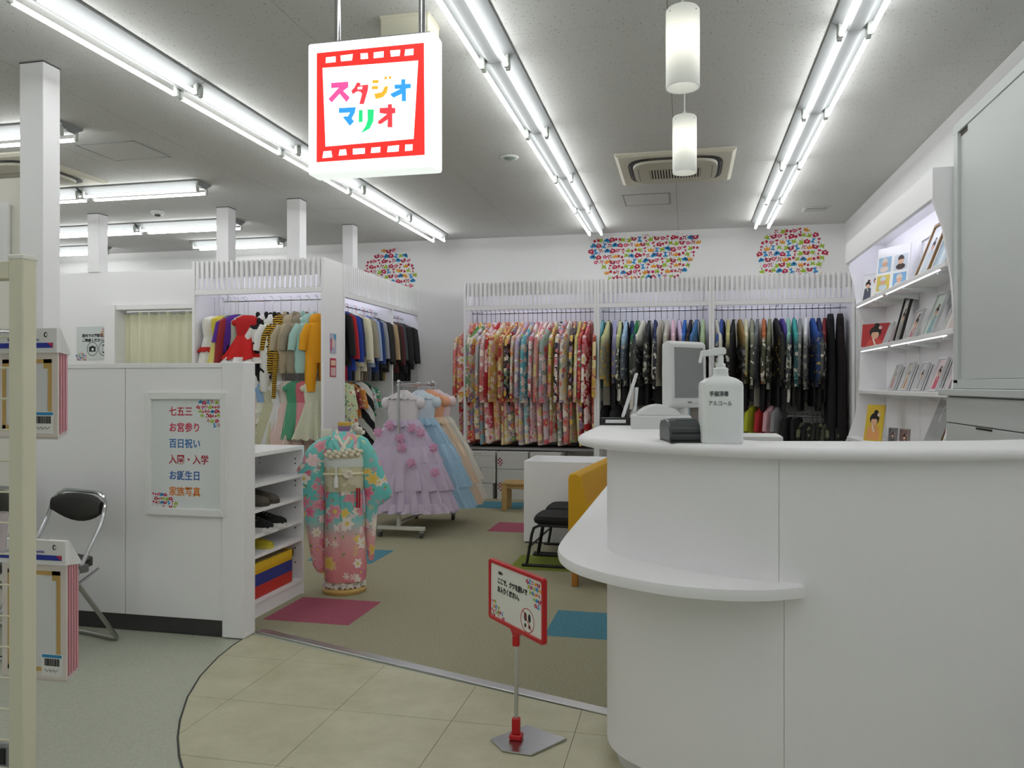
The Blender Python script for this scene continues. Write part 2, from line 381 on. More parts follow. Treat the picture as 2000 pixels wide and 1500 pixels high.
# ------------------------------------------------------------------ pendants
def pendant(x, y, label):
    t = thing('pendant_lamp', label, 'pendant lamp', (x, y, 2.505), 0, 'white cylinder pendants over the counter')
    m, nt, b = newmat('opal_glass')
    b.inputs['Base Color'].default_value = srgb('#f3f5f4'); b.inputs['Roughness'].default_value = .35
    b.inputs['Transmission Weight'].default_value = 0.; b.inputs['Alpha'].default_value = 1
    tr = nt.nodes.new('ShaderNodeBsdfTranslucent'); tr.inputs[0].default_value = srgb('#f3f5f4')
    mx = nt.nodes.new('ShaderNodeMixShader'); mx.inputs[0].default_value = .5
    out = nt.nodes['Material Output']
    nt.links.new(b.outputs[0], mx.inputs[1]); nt.links.new(tr.outputs[0], mx.inputs[2]); nt.links.new(mx.outputs[0], out.inputs[0])
    r = .066
    MB().lathe([(r - .004, .001), (r, 0), (r, .305), (r - .006, .313), (.014, .315)], 32, caps=False).lathe([(r - .004, .001), (r - .004, .303), (.014, .31)], 32, caps=False).build('glass_shade', m, t, smooth=True)
    MB().lathe([(.006, .10), (.024, .12), (.03, .15), (.03, .19), (.018, .23), (.018, .25)], 16).build('bulb', EM('#fff6e8', 5, 'bulb_glow'), t, smooth=True)
    MB().lathe([(.02, .25), (.02, .29), (.014, .33), (.006, .345)], 16).build('socket', M('#d9d9d6', .4, name='socket_white'), t, smooth=True)
    MB().cyl((0, 0, .335), (0, 0, CEIL - 2.505 - .02), .0035, n=8).build('cord', M('#e6e6e4', .5, name='white_cord'), t)
    MB().lathe([(.045, CEIL - 2.505 - .03), (.05, CEIL - 2.505 - .02), (.05, CEIL - 2.505 - .001)], 20).build('canopy', FIXW, t, smooth=True)
    for a in (0.3, 1.9, 3.9, 5.6): MB().ball((math.cos(a) * r, math.sin(a) * r, .29), .003, 6, 4).build('screw', STEEL, t)
pendant(-.013, 3.19, 'nearer and larger looking white cylinder pendant over the counter')
pendant(-.008, 4.47, 'farther white cylinder pendant hanging in front of the air conditioner')

# ------------------------------------------------------------------ hanging light box sign
def flat(parent, name, polys, mat, y=0.):
    m = MB()
    for p in polys:
        n_ = len(p)
        m.add([(x, y, z) for x, z in p] + [(x, y + .0008, z) for x, z in p], [tuple(range(n_))] + [(i, (i + 1) % n_, n_ + (i + 1) % n_, n_ + i) for i in range(n_)])
    return m.build(name, mat, parent)
sg = thing('hanging_sign', 'glowing square white light box with red film frame and coloured katakana', 'sign', (-1.255, 3.0, 2.2))
W = .277; SH = .545; TH = .105
BX(-W, W, .002, TH, 0, SH).build('light_box', EM('#eef6f2', .58, 'lightbox_shell'), sg, bev=.012, seg=2)
BX(-W + .012, W - .012, -.0005, .003, .012, SH - .012).build('face_panel', EM('#f6fbf9', .74, 'lightbox_acrylic'), sg)
BX(-W + .05, W - .03, .03, .075, SH, SH + .012).build('top_rail', STEEL, sg)
for x in (-.165, .205):
    MB().cyl((x, .052, SH + .01), (x, .052, CEIL - 2.2 - .012), .0135, n=14).build('pipe', CHROME, sg, smooth=True)
    MB().lathe([(.04, CEIL - 2.2 - .014), (.04, CEIL - 2.2 - .001)], 20, (x, .052, 0)).build('pipe_flange', STEEL, sg)
# artwork coordinates: u 600..848, v 88..346 on the front face
def SG(px, py):   # crop pixels (scale 3.333 at 500,0) -> local x,z with the face sheared back to a square
    u = 500 + px * .3; v = py * .3
    s = (u - 600) / 250.
    vt = 88 - 33 * s; vb = 346 - 22 * s
    return (-W + 2 * W * s, SH * (vb - v) / (vb - vt))
P = lambda pts: [SG(*p) for p in pts]
RED = EM('#e62a24', .62, 'backlit_red')
frame_out = P([(400, 357), (1098, 268), (1103, 1003), (398, 1070)]); frame_in = P([(438, 452), (1062, 385), (1033, 900), (458, 966)])
m = MB(); m.add([(x, -.0012, z) for x, z in frame_out + frame_in], [(0, 1, 5, 4), (1, 2, 6, 5), (2, 3, 7, 6), (3, 0, 4, 7)])
m.build('film_frame', RED, sg)
holes = [[(462, 383), (526, 374), (526, 411), (460, 420)], [(558, 368), (640, 355), (634, 397), (562, 406)], [(690, 350), (737, 346), (740, 383), (692, 388)],
         [(777, 341), (841, 331), (840, 371), (776, 379)], [(883, 326), (948, 318), (944, 358), (888, 366)], [(980, 316), (1033, 309), (1031, 350), (975, 358)],
         [(445, 998), (497, 992), (504, 1034), (438, 1042)], [(553, 984), (594, 979), (600, 1017), (546, 1023)], [(640, 975), (720, 968), (718, 1005), (640, 1013)],
         [(762, 965), (820, 958), (818, 994), (758, 1000)], [(868, 953), (940, 943), (937, 985), (864, 992)], [(980, 939), (1027, 936), (1025, 976), (978, 982)]]
for h in holes: flat(sg, 'sprocket_hole', [P(h)], EM('#ffffff', .8, 'backlit_white'), -.0022)
glyphs = [('letter_su', '#f04f93', [[(497, 549), (609, 537), (610, 572), (560, 610), (500, 676), (478, 655), (548, 578), (497, 582)], [(548, 612), (576, 598), (620, 640), (598, 671)]]),
          ('letter_ta', '#e23a44', [[(668, 540), (692, 545), (686, 560), (741, 552), (738, 590), (712, 680), (683, 682), (700, 615), (690, 600), (668, 598), (640, 618), (630, 596), (650, 575)]]),
          ('letter_ji', '#f9a62b', [[(770, 522), (808, 520), (808, 540), (768, 542)], [(765, 562), (805, 560), (804, 580), (764, 582)], [(780, 612), (830, 600), (850, 560), (870, 562), (862, 600), (836, 632), (790, 646)], [(846, 498), (862, 496), (862, 514), (846, 515)], [(874, 495), (890, 493), (890, 510), (874, 512)]]),
          ('letter_o', '#2f93f2', [[(912, 548), (953, 546), (955, 512), (980, 510), (980, 542), (1016, 540), (1014, 568), (984, 572), (984, 655), (957, 655), (958, 606), (905, 634), (882, 612), (950, 574), (912, 576)]]),
          ('letter_ma', '#2f93f2', [[(548, 712), (660, 702), (652, 740), (632, 776), (648, 796), (620, 826), (574, 770), (592, 764), (606, 766), (622, 738), (548, 744)]]),
          ('letter_ri', '#1fd07a', [[(680, 722), (704, 720), (704, 798), (678, 800)], [(736, 716), (778, 714), (774, 790), (750, 840), (694, 872), (726, 822), (738, 780)]]),
          ('letter_o', '#e23a44', [[(815, 704), (868, 700), (868, 678), (894, 676), (894, 700), (916, 702), (916, 734), (896, 738), (897, 828), (866, 828), (868, 776), (824, 808), (804, 806), (806, 790), (864, 742), (815, 736)]])]
flat(sg, 'letter_counter', [P([(672, 572), (704, 566), (700, 584), (672, 586)])], EM('#ffffff', .8, 'backlit_white'), -.003)
for nme, c, ps in glyphs:
    flat(sg, nme, [P(p) for p in ps], EM(c, .62, 'backlit_' + c[1:]), -.0022)

# ------------------------------------------------------------------ confetti print used on stickers and notices
CONF = [M(c, .6, name='print_' + c[1:]) for c in ('#c2264c', '#d6336a', '#2e97d8', '#a3c32f', '#eea22d', '#b0284a')]
def ell(cx, cy, a, b, n=8, rot=0): return [(cx + a * math.cos(t) * math.cos(rot) - b * math.sin(t) * math.sin(rot), cy + a * math.cos(t) * math.sin(rot) + b * math.sin(t) * math.cos(rot)) for t in [2 * math.pi * i / n for i in range(n)]]
GLY = [
    (2, [ell(-.25, -.05, .28, .25), ell(.2, -.05, .3, .27), ell(0, .18, .26, .22)]),                                   # cloud
    (3, [[(-.5, -.15), (-.15, -.05), (-.25, .4), (.1, .1), (.45, .35), (.3, -.05), (.5, -.2), (.1, -.4), (-.3, -.38)]]),       # leaf / splash
    (4, [[(-.4, -.3), (.4, -.3), (.5, .3), (.2, .02), (0, .4), (-.2, .02), (-.5, .3)]]),                                # crown
    (0, [[(-.45, -.35), (.45, -.35), (.45, .2), (.2, .2), (.12, .38), (-.12, .38), (-.2, .2), (-.45, .2)]]),                # camera
    (5, [[(-.5, .05), (-.42, .35), (-.25, .2), (.25, .2), (.42, .35), (.5, .05), (.3, -.35), (-.3, -.35)]]),               # cat head
    (0, [ell(-.28, 0, .24, .24), ell(.28, 0, .24, .24), [(-.1, -.05), (.1, -.05), (.1, .07), (-.1, .07)]]),               # spectacles
    (2, [[(-.35, -.4), (.35, -.4), (.35, -.2), (.12, -.1), (.12, .1), (.35, .4), (-.35, .4), (-.12, .1), (-.12, -.1), (-.35, -.2)]]),
    (1, [ell(0, 0, .3, .3), [(.2, .1), (.5, .35), (.4, -.1)]]),
    (3, [[(-.45, -.3), (-.25, .05), (-.3, .4), (0, .2), (.35, .38), (.25, 0), (.45, -.35), (0, -.18)]]),                  # star
    (5, [[(-.4, -.4), (0, -.1), (.4, -.4), (.15, .05), (.35, .4), (0, .2), (-.35, .4), (-.15, .05)]]),
    (0, [[(-.1, -.45), (.1, -.45), (.1, .1), (.3, .3), (.1, .45), (-.3, .3), (-.1, .1)]]),
]
DOTS = [0, 1, 2, 3, 4, 5]
def confetti(name, inside, x0, x1, z0, z1, g, parent, y, seed, mats=None):
    r = random.Random(seed); m = MB(); W_ = M('#fbfbf6', .7, name='print_white'); dep = [0]
    def put_poly(p, mi, lift):
        m.poly([(x, y - lift, z) for x, z in p], mi)
    nx = max(1, int((x1 - x0) / g)); nz = max(1, int((z1 - z0) / g))
    for j in range(nz + 1):
        for i in range(nx + 1):
            cx = x0 + (i + .5 * (j % 2)) * g + r.uniform(-.1, .1) * g; cz = z0 + j * g + r.uniform(-.1, .1) * g
            if not inside(cx, cz): continue
            k = (i * 3 + j * 5 + r.randrange(2)) % len(GLY); mi, ps = GLY[k]; a = r.uniform(-.4, .4); s = g * r.uniform(1.0, 1.2)
            for p in ps:
                put_poly([(cx + s * (px * math.cos(a) - pz * math.sin(a)), cz + s * (px * math.sin(a) + pz * math.cos(a))) for px, pz in p], mi, .0002)
            if mi in (0, 5, 1): put_poly(ell(cx, cz, s * .13, s * .11, 6), 6, .0005)
    for _ in range(int(nx * nz * 3.2)):
        cx, cz = r.uniform(x0, x1), r.uniform(z0, z1)
        if inside(cx, cz): put_poly(ell(cx, cz, g * r.uniform(.05, .13), g * r.uniform(.05, .1), 5, r.uniform(0, 3)), r.choice(DOTS), .0003)
    o_ = m.build(name, CONF + [W_], parent); o_['kind'] = 'stuff'; return o_
def ellin(cx, cz, a, b, top=None, bot=None):
    def f(x, z):
        w = math.atan2(z - cz, x - cx); k = 1 + .05 * math.sin(5 * w) + .04 * math.sin(8 * w + 1)
        return ((x - cx) / a) ** 2 + ((z - cz) / b) ** 2 < k and (bot is None or z > bot) and (top is None or z < top)
    return f
# three decals on the back wall
for lab, cx, cz, a, b, s in (('domed multicoloured doodle decal on the back wall above the suits', -3.745, 2.72, .36, .36, 3), ('widest multicoloured doodle decal, above the middle wardrobe', -.50, 2.98, .64, .46, 5), ('round multicoloured doodle decal above the dark kimono wardrobe at right', 1.19, 2.80, .375, .385, 8)):
    t = thing('wall_decal', lab, 'decal', (cx, YB - .002, cz), 0, 'doodle decals on the back wall')
    confetti('print', ellin(0, 0, a, b, CEIL - .03 - cz, None), -a * 1.05, a * 1.05, -b * 1.05, b * 1.05, .066, t, 0, s)

# ================================================================== WARDROBES
def valance(t, x0, x1, zt, pitch=.0525, h=.33):
    "slatted front at local y=0, spanning x0..x1, top at zt"
    BX(x0, x1, .022, .04, zt - .16, zt - .01).build('valance_backing', WHITE, t)
    BX(x0, x1, .0, .04, zt - h, zt - h + .05).build('valance_rail', WHITE, t, bev=.002)
    n = int((x1 - x0) / pitch); p = (x1 - x0) / n
    me = BX(-p * .27, p * .27, -.004, .02, -h + .05, 0).mesh('slat', WHITE, bev=.003)
    for k in range(n): put('slat', me, t, (x0 + p * (k + .5), 0, zt))
def wardrobe(label, loc, rz, w, ends=(1, 1), depth=.58, top=2.545, lower=None, half=False, end_lab=None, dividers=()):
    t = thing('wardrobe', label, 'wardrobe', loc, rz, 'white open wardrobes with slatted tops')
    th = .03
    BX(0, w, depth - .015, depth, 0, top - .03).build('back_panel', WHITE, t)
    if ends[0]: BX(0, th, -.004, depth - .015, 0, top).build('side_panel', WHITE, t, bev=.002)
    if ends[1]: BX(w - th, w, -.004, depth - .015, 0, top).build('side_panel', WHITE, t, bev=.002)
    for dx in dividers: BX(dx - th / 2, dx + th / 2, 0, depth - .015, 0, top - .33).build('divider', WHITE, t, bev=.002)
    BX(th, w - th, .041, depth - .015, top - .05, top - .03).build('top_panel', WHITE, t)
    valance(t, th if ends[0] else 0, w - th if ends[1] else w, top)
    # lamp behind the valance
    MB().cyl((.12, .10, top - .085), (w - .12, .10, top - .085), .012, n=8).build('strip_lamp', CABM, t)
    return t
def rail(t, x0, x1, y, z, drops=()):
    MB().cyl((x0, y, z), (x1, y, z), .0125, n=10).build('hanging_rail', CHROME, t, smooth=True)
    for dx in drops: MB().cyl((dx, y, z), (dx, y, 2.50), .004, n=6).build('rail_support', STEEL, t)
YW = 9.02
B1 = wardrobe('white slatted wardrobe holding long floral kimonos', (-2.585, YW, 0), 0, 1.583)
B2 = wardrobe('white slatted wardrobe of pale-collared dark kimonos in the middle', (-1.0, YW, 0), 0, 1.277)
B3 = wardrobe('white slatted wardrobe of dark kimonos beside the right wall', (.279, YW, 0), 0, 1.485)
rail(B1, .03, 1.55, .27, 2.20, (.82,)); rail(B2, .03, 1.24, .27, 2.195, (.07, 1.2)); rail(B3, .03, 1.45, .27, 2.19, (.73,))
rail(B2, .04, 1.0, .27, 1.165); rail(B3, .03, .80, .27, 1.165); rail(B3, .84, 1.44, .27, .98)
for b_, w in ((B1, 1.583),):
    BX(.03, w - .03, .02, .56, .565, .59).build('shelf', GREYL, b_, bev=.002)  # shelf coloured grey to paint in the shade under the kimonos
# island: front bay (faces the viewer) and the side bays (face the aisle)
B4 = wardrobe('white slatted wardrobe of children\'s costumes facing the viewer', (-4.755, 6.90, 0), 0, 1.405, depth=.43, ends=(1, 1))
rail(B4, .22, 1.38, .19, 2.17, (.27,)); rail(B4, .1, 1.38, .19, 1.50)
B5 = wardrobe('white slatted wardrobe of children\'s suits facing the aisle', (-3.35, 7.335, 0), R(90), 2.27, depth=.40, ends=(1, 1), dividers=(1.36,))
rail(B5, .04, 1.34, .2, 2.17, (.25,)); rail(B5, 1.39, 2.22, .2, 2.17); rail(B5, .04, 1.0, .2, 1.43); rail(B5, 1.39, 2.0, .2, 1.43)
# little pictures on the end panel of the costume wardrobe
t = thing('small_poster', 'small blue and pink photo card on the wardrobe end panel', 'poster', (-3.347, 7.09, 1.64), R(90))
BX(-.065, .065, -.002, 0, 0, .19).build('card', M('#b9bcd0', .5, name='card_blue'), t)
flat(t, 'picture', [ell(.0, .1, .035, .05)], M('#e7cfc9', .5, name='card_face'), -.003); flat(t, 'picture', [[(.02, .13), (.06, .13), (.06, .185), (.02, .185)]], M('#4ca4cf', .5, name='card_cyan'), -.003)
flat(t, 'picture', [[(-.06, .02), (-.03, .02), (-.03, .14), (-.06, .14)]], M('#d0557a', .5, name='card_pink'), -.003)
t = thing('small_poster', 'small red photo card below the blue one on the end panel', 'poster', (-3.347, 7.09, 1.41), R(90))
BX(-.065, .065, -.002, 0, 0, .18).build('card', M('#c1394d', .5, name='card_red'), t)
for x in (-.035, 0, .035): flat(t, 'picture', [[(x - .012, .01), (x + .012, .01), (x + .012, .09), (x - .012, .09)]], M('#e9d9da', .5, name='card_pale'), -.003)
flat(t, 'picture', [[(-.05, .11), (.05, .11), (.05, .16), (-.05, .16)]], M('#e7c7b0', .5, name='card_skin'), -.003)

# ================================================================== GARMENTS
def sgnpow(v, p): return math.copysign(abs(v) ** p, v)
def slab_ring(cx, hw, ht, z, n=22, wave=0., k=20., ph=0., sq=.55):
    out = []
    for i in range(n):
        a = 2 * math.pi * i / n
        x = hw * sgnpow(math.cos(a), sq); y = ht * sgnpow(math.sin(a), sq)
        y += wave * math.sin(k * (cx + x) + ph) * 1.
        out.append((cx + x, y, z))
    return out
def slab(levels, seed=0, n=22, k=20., sq=.55):
    r = random.Random(seed); ph = r.uniform(0, 6); m = MB()
    m.loft([slab_ring(cx, hw, ht, z, n, w, k, ph + j * .15, sq) for j, (z, cx, hw, ht, w) in enumerate(levels)])
    return m
def hook_mesh(drop=.12, arms=.13, mat=DARK, slope=.06):
    pts = [(.0, .0, -drop), (0, 0, -.03), (.0, .0, -.012)] + [(-.018 + .018 * math.cos(t), 0, .004 + .018 * math.sin(t)) for t in [-.4 + .5 * i for i in range(7)]]
    m = MB().tube(pts, .0028, 5)
    if arms: m.tube([(-arms, 0, -drop - slope), (0, 0, -drop), (arms, 0, -drop - slope)], .004, 5)
    return m.mesh('hanger', mat)
HK_D = hook_mesh(.15, .14, DARK, .1); HK_C = hook_mesh(.10, .1, CHROME, .04); HK_L = hook_mesh(.17, .09, CHROME, .04); HK_R = hook_mesh(.09, .1, M('#b82f33', .4, name='red_hanger'), .04)
# ---- fabrics
def ramp(nt, pts, interp='LINEAR'):
    cr = nt.nodes.new('ShaderNodeValToRGB'); cr.color_ramp.interpolation = interp; e = cr.color_ramp.elements
    while len(e) < len(pts): e.new(.5)
    for i, (p, c) in enumerate(pts): e[i].position = p; e[i].color = srgb(c)
    return cr
def floral(name, base, flowers, scale=15., seed=0, size=.34, zr=None, rough=.7, leaf='#6f8f4a', density=1.):
    "woven/dyed flower cloth. base = [(pos,colour)...] along height z (0 bottom, 1 top) over zr"
    m, nt, b = newmat(name); tc = nt.nodes.new('ShaderNodeTexCoord'); zr = zr or (-1.6, -.15)
    mp = nt.nodes.new('ShaderNodeMapping'); mp.inputs['Location'].default_value = (seed * 1.37, seed * .71, seed * 2.11)
    nt.links.new(tc.outputs['Object'], mp.inputs['Vector'])
    ns = nt.nodes.new('ShaderNodeTexNoise'); ns.inputs['Scale'].default_value = scale * 1.6
    nt.links.new(mp.outputs[0], ns.inputs['Vector'])
    dist = nt.nodes.new('ShaderNodeVectorMath'); dist.operation = 'MULTIPLY_ADD'; dist.inputs[1].default_value = (.3 / scale, .3 / scale, .3 / scale)
    nt.links.new(ns.outputs['Color'], dist.inputs[0]); nt.links.new(mp.outputs[0], dist.inputs[2])
    sep = nt.nodes.new('ShaderNodeSeparateXYZ'); nt.links.new(tc.outputs['Object'], sep.inputs[0])
    mr = nt.nodes.new('ShaderNodeMapRange'); mr.inputs[1].default_value = zr[0]; mr.inputs[2].default_value = zr[1]
    nt.links.new(sep.outputs['Z'], mr.inputs[0])
    if len(base) == 1: base = [(0, base[0][1]), (1, base[0][1])]
    cb = ramp(nt, base); nt.links.new(mr.outputs[0], cb.inputs['Fac'])
    last = cb.outputs['Color']
    def layer(sc, sz, pts, lastc, centre=None, sd=0):
        v = nt.nodes.new('ShaderNodeTexVoronoi'); v.inputs['Scale'].default_value = sc
        off = nt.nodes.new('ShaderNodeVectorMath'); off.inputs[1].default_value = (sd, sd * .5, sd * .3)
        nt.links.new(dist.outputs[0], off.inputs[0]); nt.links.new(off.outputs[0], v.inputs['Vector'])
        lt = nt.nodes.new('ShaderNodeMath'); lt.operation = 'LESS_THAN'; lt.inputs[1].default_value = sz
        nt.links.new(v.outputs['Distance'], lt.inputs[0])
        rel = None
        if centre:      # petals: the rim of each bloom is scalloped round its own centre
            dl = nt.nodes.new('ShaderNodeVectorMath'); dl.operation = 'SUBTRACT'; nt.links.new(off.outputs[0], dl.inputs[0]); nt.links.new(v.outputs['Position'], dl.inputs[1])
            sx_ = nt.nodes.new('ShaderNodeSeparateXYZ'); nt.links.new(dl.outputs[0], sx_.inputs[0])
            at = nt.nodes.new('ShaderNodeMath'); at.operation = 'ARCTAN2'; nt.links.new(sx_.outputs[2], at.inputs[0]); nt.links.new(sx_.outputs[0], at.inputs[1])
            mk = nt.nodes.new('ShaderNodeMath'); mk.operation = 'MULTIPLY'; mk.inputs[1].default_value = 6; nt.links.new(at.outputs[0], mk.inputs[0])
            co = nt.nodes.new('ShaderNodeMath'); co.operation = 'COSINE'; nt.links.new(mk.outputs[0], co.inputs[0])
            rm = nt.nodes.new('ShaderNodeMath'); rm.operation = 'MULTIPLY_ADD'; rm.inputs[1].default_value = sz * .17; rm.inputs[2].default_value = sz * .95; nt.links.new(co.outputs[0], rm.inputs[0])
            nt.links.new(rm.outputs[0], lt.inputs[1])
            rel = nt.nodes.new('ShaderNodeMath'); rel.operation = 'DIVIDE'; nt.links.new(v.outputs['Distance'], rel.inputs[0]); nt.links.new(rm.outputs[0], rel.inputs[1])
        sc_ = nt.nodes.new('ShaderNodeSeparateColor'); nt.links.new(v.outputs['Color'], sc_.inputs[0])
        fr = ramp(nt, pts, 'CONSTANT'); nt.links.new(sc_.outputs[0], fr.inputs['Fac']); fcol = fr.outputs['Color']
        if rel:
            pm = nt.nodes.new('ShaderNodeMapRange'); pm.inputs[1].default_value = .35; pm.inputs[2].default_value = 1.; pm.inputs[3].default_value = 0.; pm.inputs[4].default_value = .32; nt.links.new(rel.outputs[0], pm.inputs[0])
            pl = nt.nodes.new('ShaderNodeMix'); pl.data_type = 'RGBA'; nt.links.new(pm.outputs[0], pl.inputs[0]); nt.links.new(fcol, pl.inputs[6]); pl.inputs[7].default_value = srgb('#f6ebe4'); fcol = pl.outputs[2]
        g = nt.nodes.new('ShaderNodeMath'); g.operation = 'LESS_THAN'; g.inputs[1].default_value = density; nt.links.new(sc_.outputs[1], g.inputs[0])
        mu = nt.nodes.new('ShaderNodeMath'); mu.operation = 'MULTIPLY'; nt.links.new(lt.outputs[0], mu.inputs[0]); nt.links.new(g.outputs[0], mu.inputs[1])
        mx = nt.nodes.new('ShaderNodeMix'); mx.data_type = 'RGBA'; nt.links.new(mu.outputs[0], mx.inputs[0]); nt.links.new(lastc, mx.inputs[6]); nt.links.new(fcol, mx.inputs[7])
        o_ = mx.outputs[2]
        if centre:
            l2 = nt.nodes.new('ShaderNodeMath'); l2.operation = 'LESS_THAN'; l2.inputs[1].default_value = sz * .33; nt.links.new(v.outputs['Distance'], l2.inputs[0])
            m2 = nt.nodes.new('ShaderNodeMath'); m2.operation = 'MULTIPLY'; nt.links.new(l2.outputs[0], m2.inputs[0]); nt.links.new(g.outputs[0], m2.inputs[1])
            mx2 = nt.nodes.new('ShaderNodeMix'); mx2.data_type = 'RGBA'; nt.links.new(m2.outputs[0], mx2.inputs[0]); nt.links.new(o_, mx2.inputs[6]); mx2.inputs[7].default_value = srgb(centre)
            o_ = mx2.outputs[2]
        return o_
    k = len(flowers)
    last = layer(scale * 1.9, .2, [(0, leaf), (.5, flowers[-1])], last, None, 3.3)
    last = layer(scale * 1.35, size * .95, [(i / k, c) for i, c in enumerate(flowers[1:] + flowers[:1])], last, '#e9cf6a', 1.7)
    last = layer(scale, size, [(i / k, c) for i, c in enumerate(flowers)], last, '#e9cf6a', 0)
    nt.links.new(last, b.inputs['Base Color']); b.inputs['Roughness'].default_value = rough
    return m
def dyed(name, top, mid, low, pat='#c9c6bb', scale=14., seed=0, thr=.56):
    "dark ceremonial cloth: plain coloured shoulders running into a dark lower part with pale painted motifs"
    m, nt, b = newmat(name); tc = nt.nodes.new('ShaderNodeTexCoord')
    mp = nt.nodes.new('ShaderNodeMapping'); mp.inputs['Location'].default_value = (seed * 1.7, seed * .9, seed); nt.links.new(tc.outputs['Object'], mp.inputs[0])
    sep = nt.nodes.new('ShaderNodeSeparateXYZ'); nt.links.new(tc.outputs['Object'], sep.inputs[0])
    ns = nt.nodes.new('ShaderNodeTexNoise'); ns.inputs['Scale'].default_value = 4.; nt.links.new(mp.outputs[0], ns.inputs['Vector'])
    ma = nt.nodes.new('ShaderNodeMath'); ma.operation = 'MULTIPLY_ADD'; ma.inputs[1].default_value = .25; nt.links.new(ns.outputs['Fac'], ma.inputs[0]); nt.links.new(sep.outputs['Z'], ma.inputs[2])
    mr = nt.nodes.new('ShaderNodeMapRange'); mr.inputs[1].default_value = -.95; mr.inputs[2].default_value = -.02; nt.links.new(ma.outputs[0], mr.inputs[0])
    cr = ramp(nt, [(0, low), (.45, mid), (.66, mid), (.8, top), (1, top)]); nt.links.new(mr.outputs[0], cr.inputs['Fac'])
    n2 = nt.nodes.new('ShaderNodeTexNoise'); n2.inputs['Scale'].default_value = scale; n2.inputs['Detail'].default_value = 3; nt.links.new(mp.outputs[0], n2.inputs['Vector'])
    gt = nt.nodes.new('ShaderNodeMath'); gt.operation = 'GREATER_THAN'; gt.inputs[1].default_value = thr; nt.links.new(n2.outputs['Fac'], gt.inputs[0])
    band = ramp(nt, [(0, '#000000'), (.1, '#ffffff'), (.68, '#ffffff'), (.76, '#000000')]); nt.links.new(mr.outputs[0], band.inputs['Fac'])
    mu = nt.nodes.new('ShaderNodeMath'); mu.operation = 'MULTIPLY'; nt.links.new(gt.outputs[0], mu.inputs[0]); nt.links.new(band.outputs['Color'], mu.inputs[1])
    mx = nt.nodes.new('ShaderNodeMix'); mx.data_type = 'RGBA'; nt.links.new(mu.outputs[0], mx.inputs[0]); nt.links.new(cr.outputs['Color'], mx.inputs[6]); mx.inputs[7].default_value = srgb(pat)
    nt.links.new(mx.outputs[2], b.inputs['Base Color']); b.inputs['Roughness'].default_value = .75
    return m
def cloth(c, name=None): return M(c, .85, bump=.15, bscale=60, var=.06, name=name)
def stripes(name, a, b_, scale, dirn='Z', dist=2.):
    m, nt, b = newmat(name); tc = nt.nodes.new('ShaderNodeTexCoord'); w = nt.nodes.new('ShaderNodeTexWave'); w.bands_direction = dirn
    w.inputs['Scale'].default_value = scale; w.inputs['Distortion'].default_value = dist; w.inputs['Detail Scale'].default_value = 2
    nt.links.new(tc.outputs['Object'], w.inputs['Vector']); cr = ramp(nt, [(0, a), (.55, b_)], 'CONSTANT'); nt.links.new(w.outputs['Fac'], cr.inputs['Fac'])
    nt.links.new(cr.outputs['Color'], b.inputs['Base Color']); b.inputs['Roughness'].default_value = .9
    return m
def patches(name, a, b_, scale=6., thr=.5, seed=0):
    m, nt, b = newmat(name); tc = nt.nodes.new('ShaderNodeTexCoord'); n_ = nt.nodes.new('ShaderNodeTexNoise'); n_.inputs['Scale'].default_value = scale; n_.inputs['Detail'].default_value = 1
    mp = nt.nodes.new('ShaderNodeMapping'); mp.inputs['Location'].default_value = (seed, seed, seed); nt.links.new(tc.outputs['Object'], mp.inputs[0])
    nt.links.new(mp.outputs[0], n_.inputs['Vector']); cr = ramp(nt, [(0, a), (thr, b_)], 'CONSTANT'); nt.links.new(n_.outputs['Fac'], cr.inputs['Fac'])
    nt.links.new(cr.outputs['Color'], b.inputs['Base Color']); b.inputs['Roughness'].default_value = .9
    return m

DROP = [0.]
def garment(name, label, cat, loc, rz, parts, group, hanger=HK_D):
    t = thing(name, label, cat, loc, rz, group)
    if DROP[0]:
        put('hanger', HK_L, t)
        for pn, me, mat in parts: put(pn, me, t, (0, 0, -DROP[0]), None, mat)
        return t
    if hanger: put('hanger', hanger, t)
    for pn, me, mat in parts: put(pn, me, t, None, None, mat)
    return t
DUM = M('#808080', .8, name='cloth_default')
# ---- long kimono
KB, KS, KC = [], [], []
for s in range(4):
    r = random.Random(s); w = .012 + .004 * s
    KB.append(slab([(-.13, 0, .035, .014, 0), (-.155, 0, .06, .018, 0), (-.235, 0, .15, .02, 0), (-.315, 0, .225, .022, w * .3), (-.6, 0, .225, .022, w * .6), (-1.0, 0, .22, .022, w), (-1.35, 0, .21, .021, w), (-1.59 + .02 * s, 0, .2, .02, w * 1.2)], s, 26, 26).mesh('body', DUM, True))
    pr_ = []
    for sd in (-1, 1):
        dz = r.uniform(-.04, .04)
        pr_.append(slab([(-.29, sd * .2, .02, .016, 0), (-.325, sd * .235, .05, .02, 0), (-.42, sd * .25, .06, .02, w * .3), (-.7, sd * .255, .062, .02, w * .7), (-1.0, sd * .255, .062, .019, w), (-1.06 + dz, sd * .25, .05, .016, w)], s + 9, 18, 30).mesh('sleeve', DUM, True))
    KS.append(pr_)
    c = MB()
    for sd in (-1, 1): c.tube([(sd * .012, .006, -.125), (sd * .03, -.018, -.155), (sd * .04, -.028, -.25), (sd * .005, -.034, -.45)], .009, 6)
    KC.append(c.mesh('collar', DUM, True))
def kimono(label, loc, rz, mat, cmat, group, v=0, sl=None):
    parts = [('body', KB[v], mat), ('sleeve', KS[v][0], sl or mat), ('sleeve', KS[v][1], sl or mat), ('collar', KC[v], cmat)]
    return garment('kimono', label, 'kimono', loc, rz, parts, group)
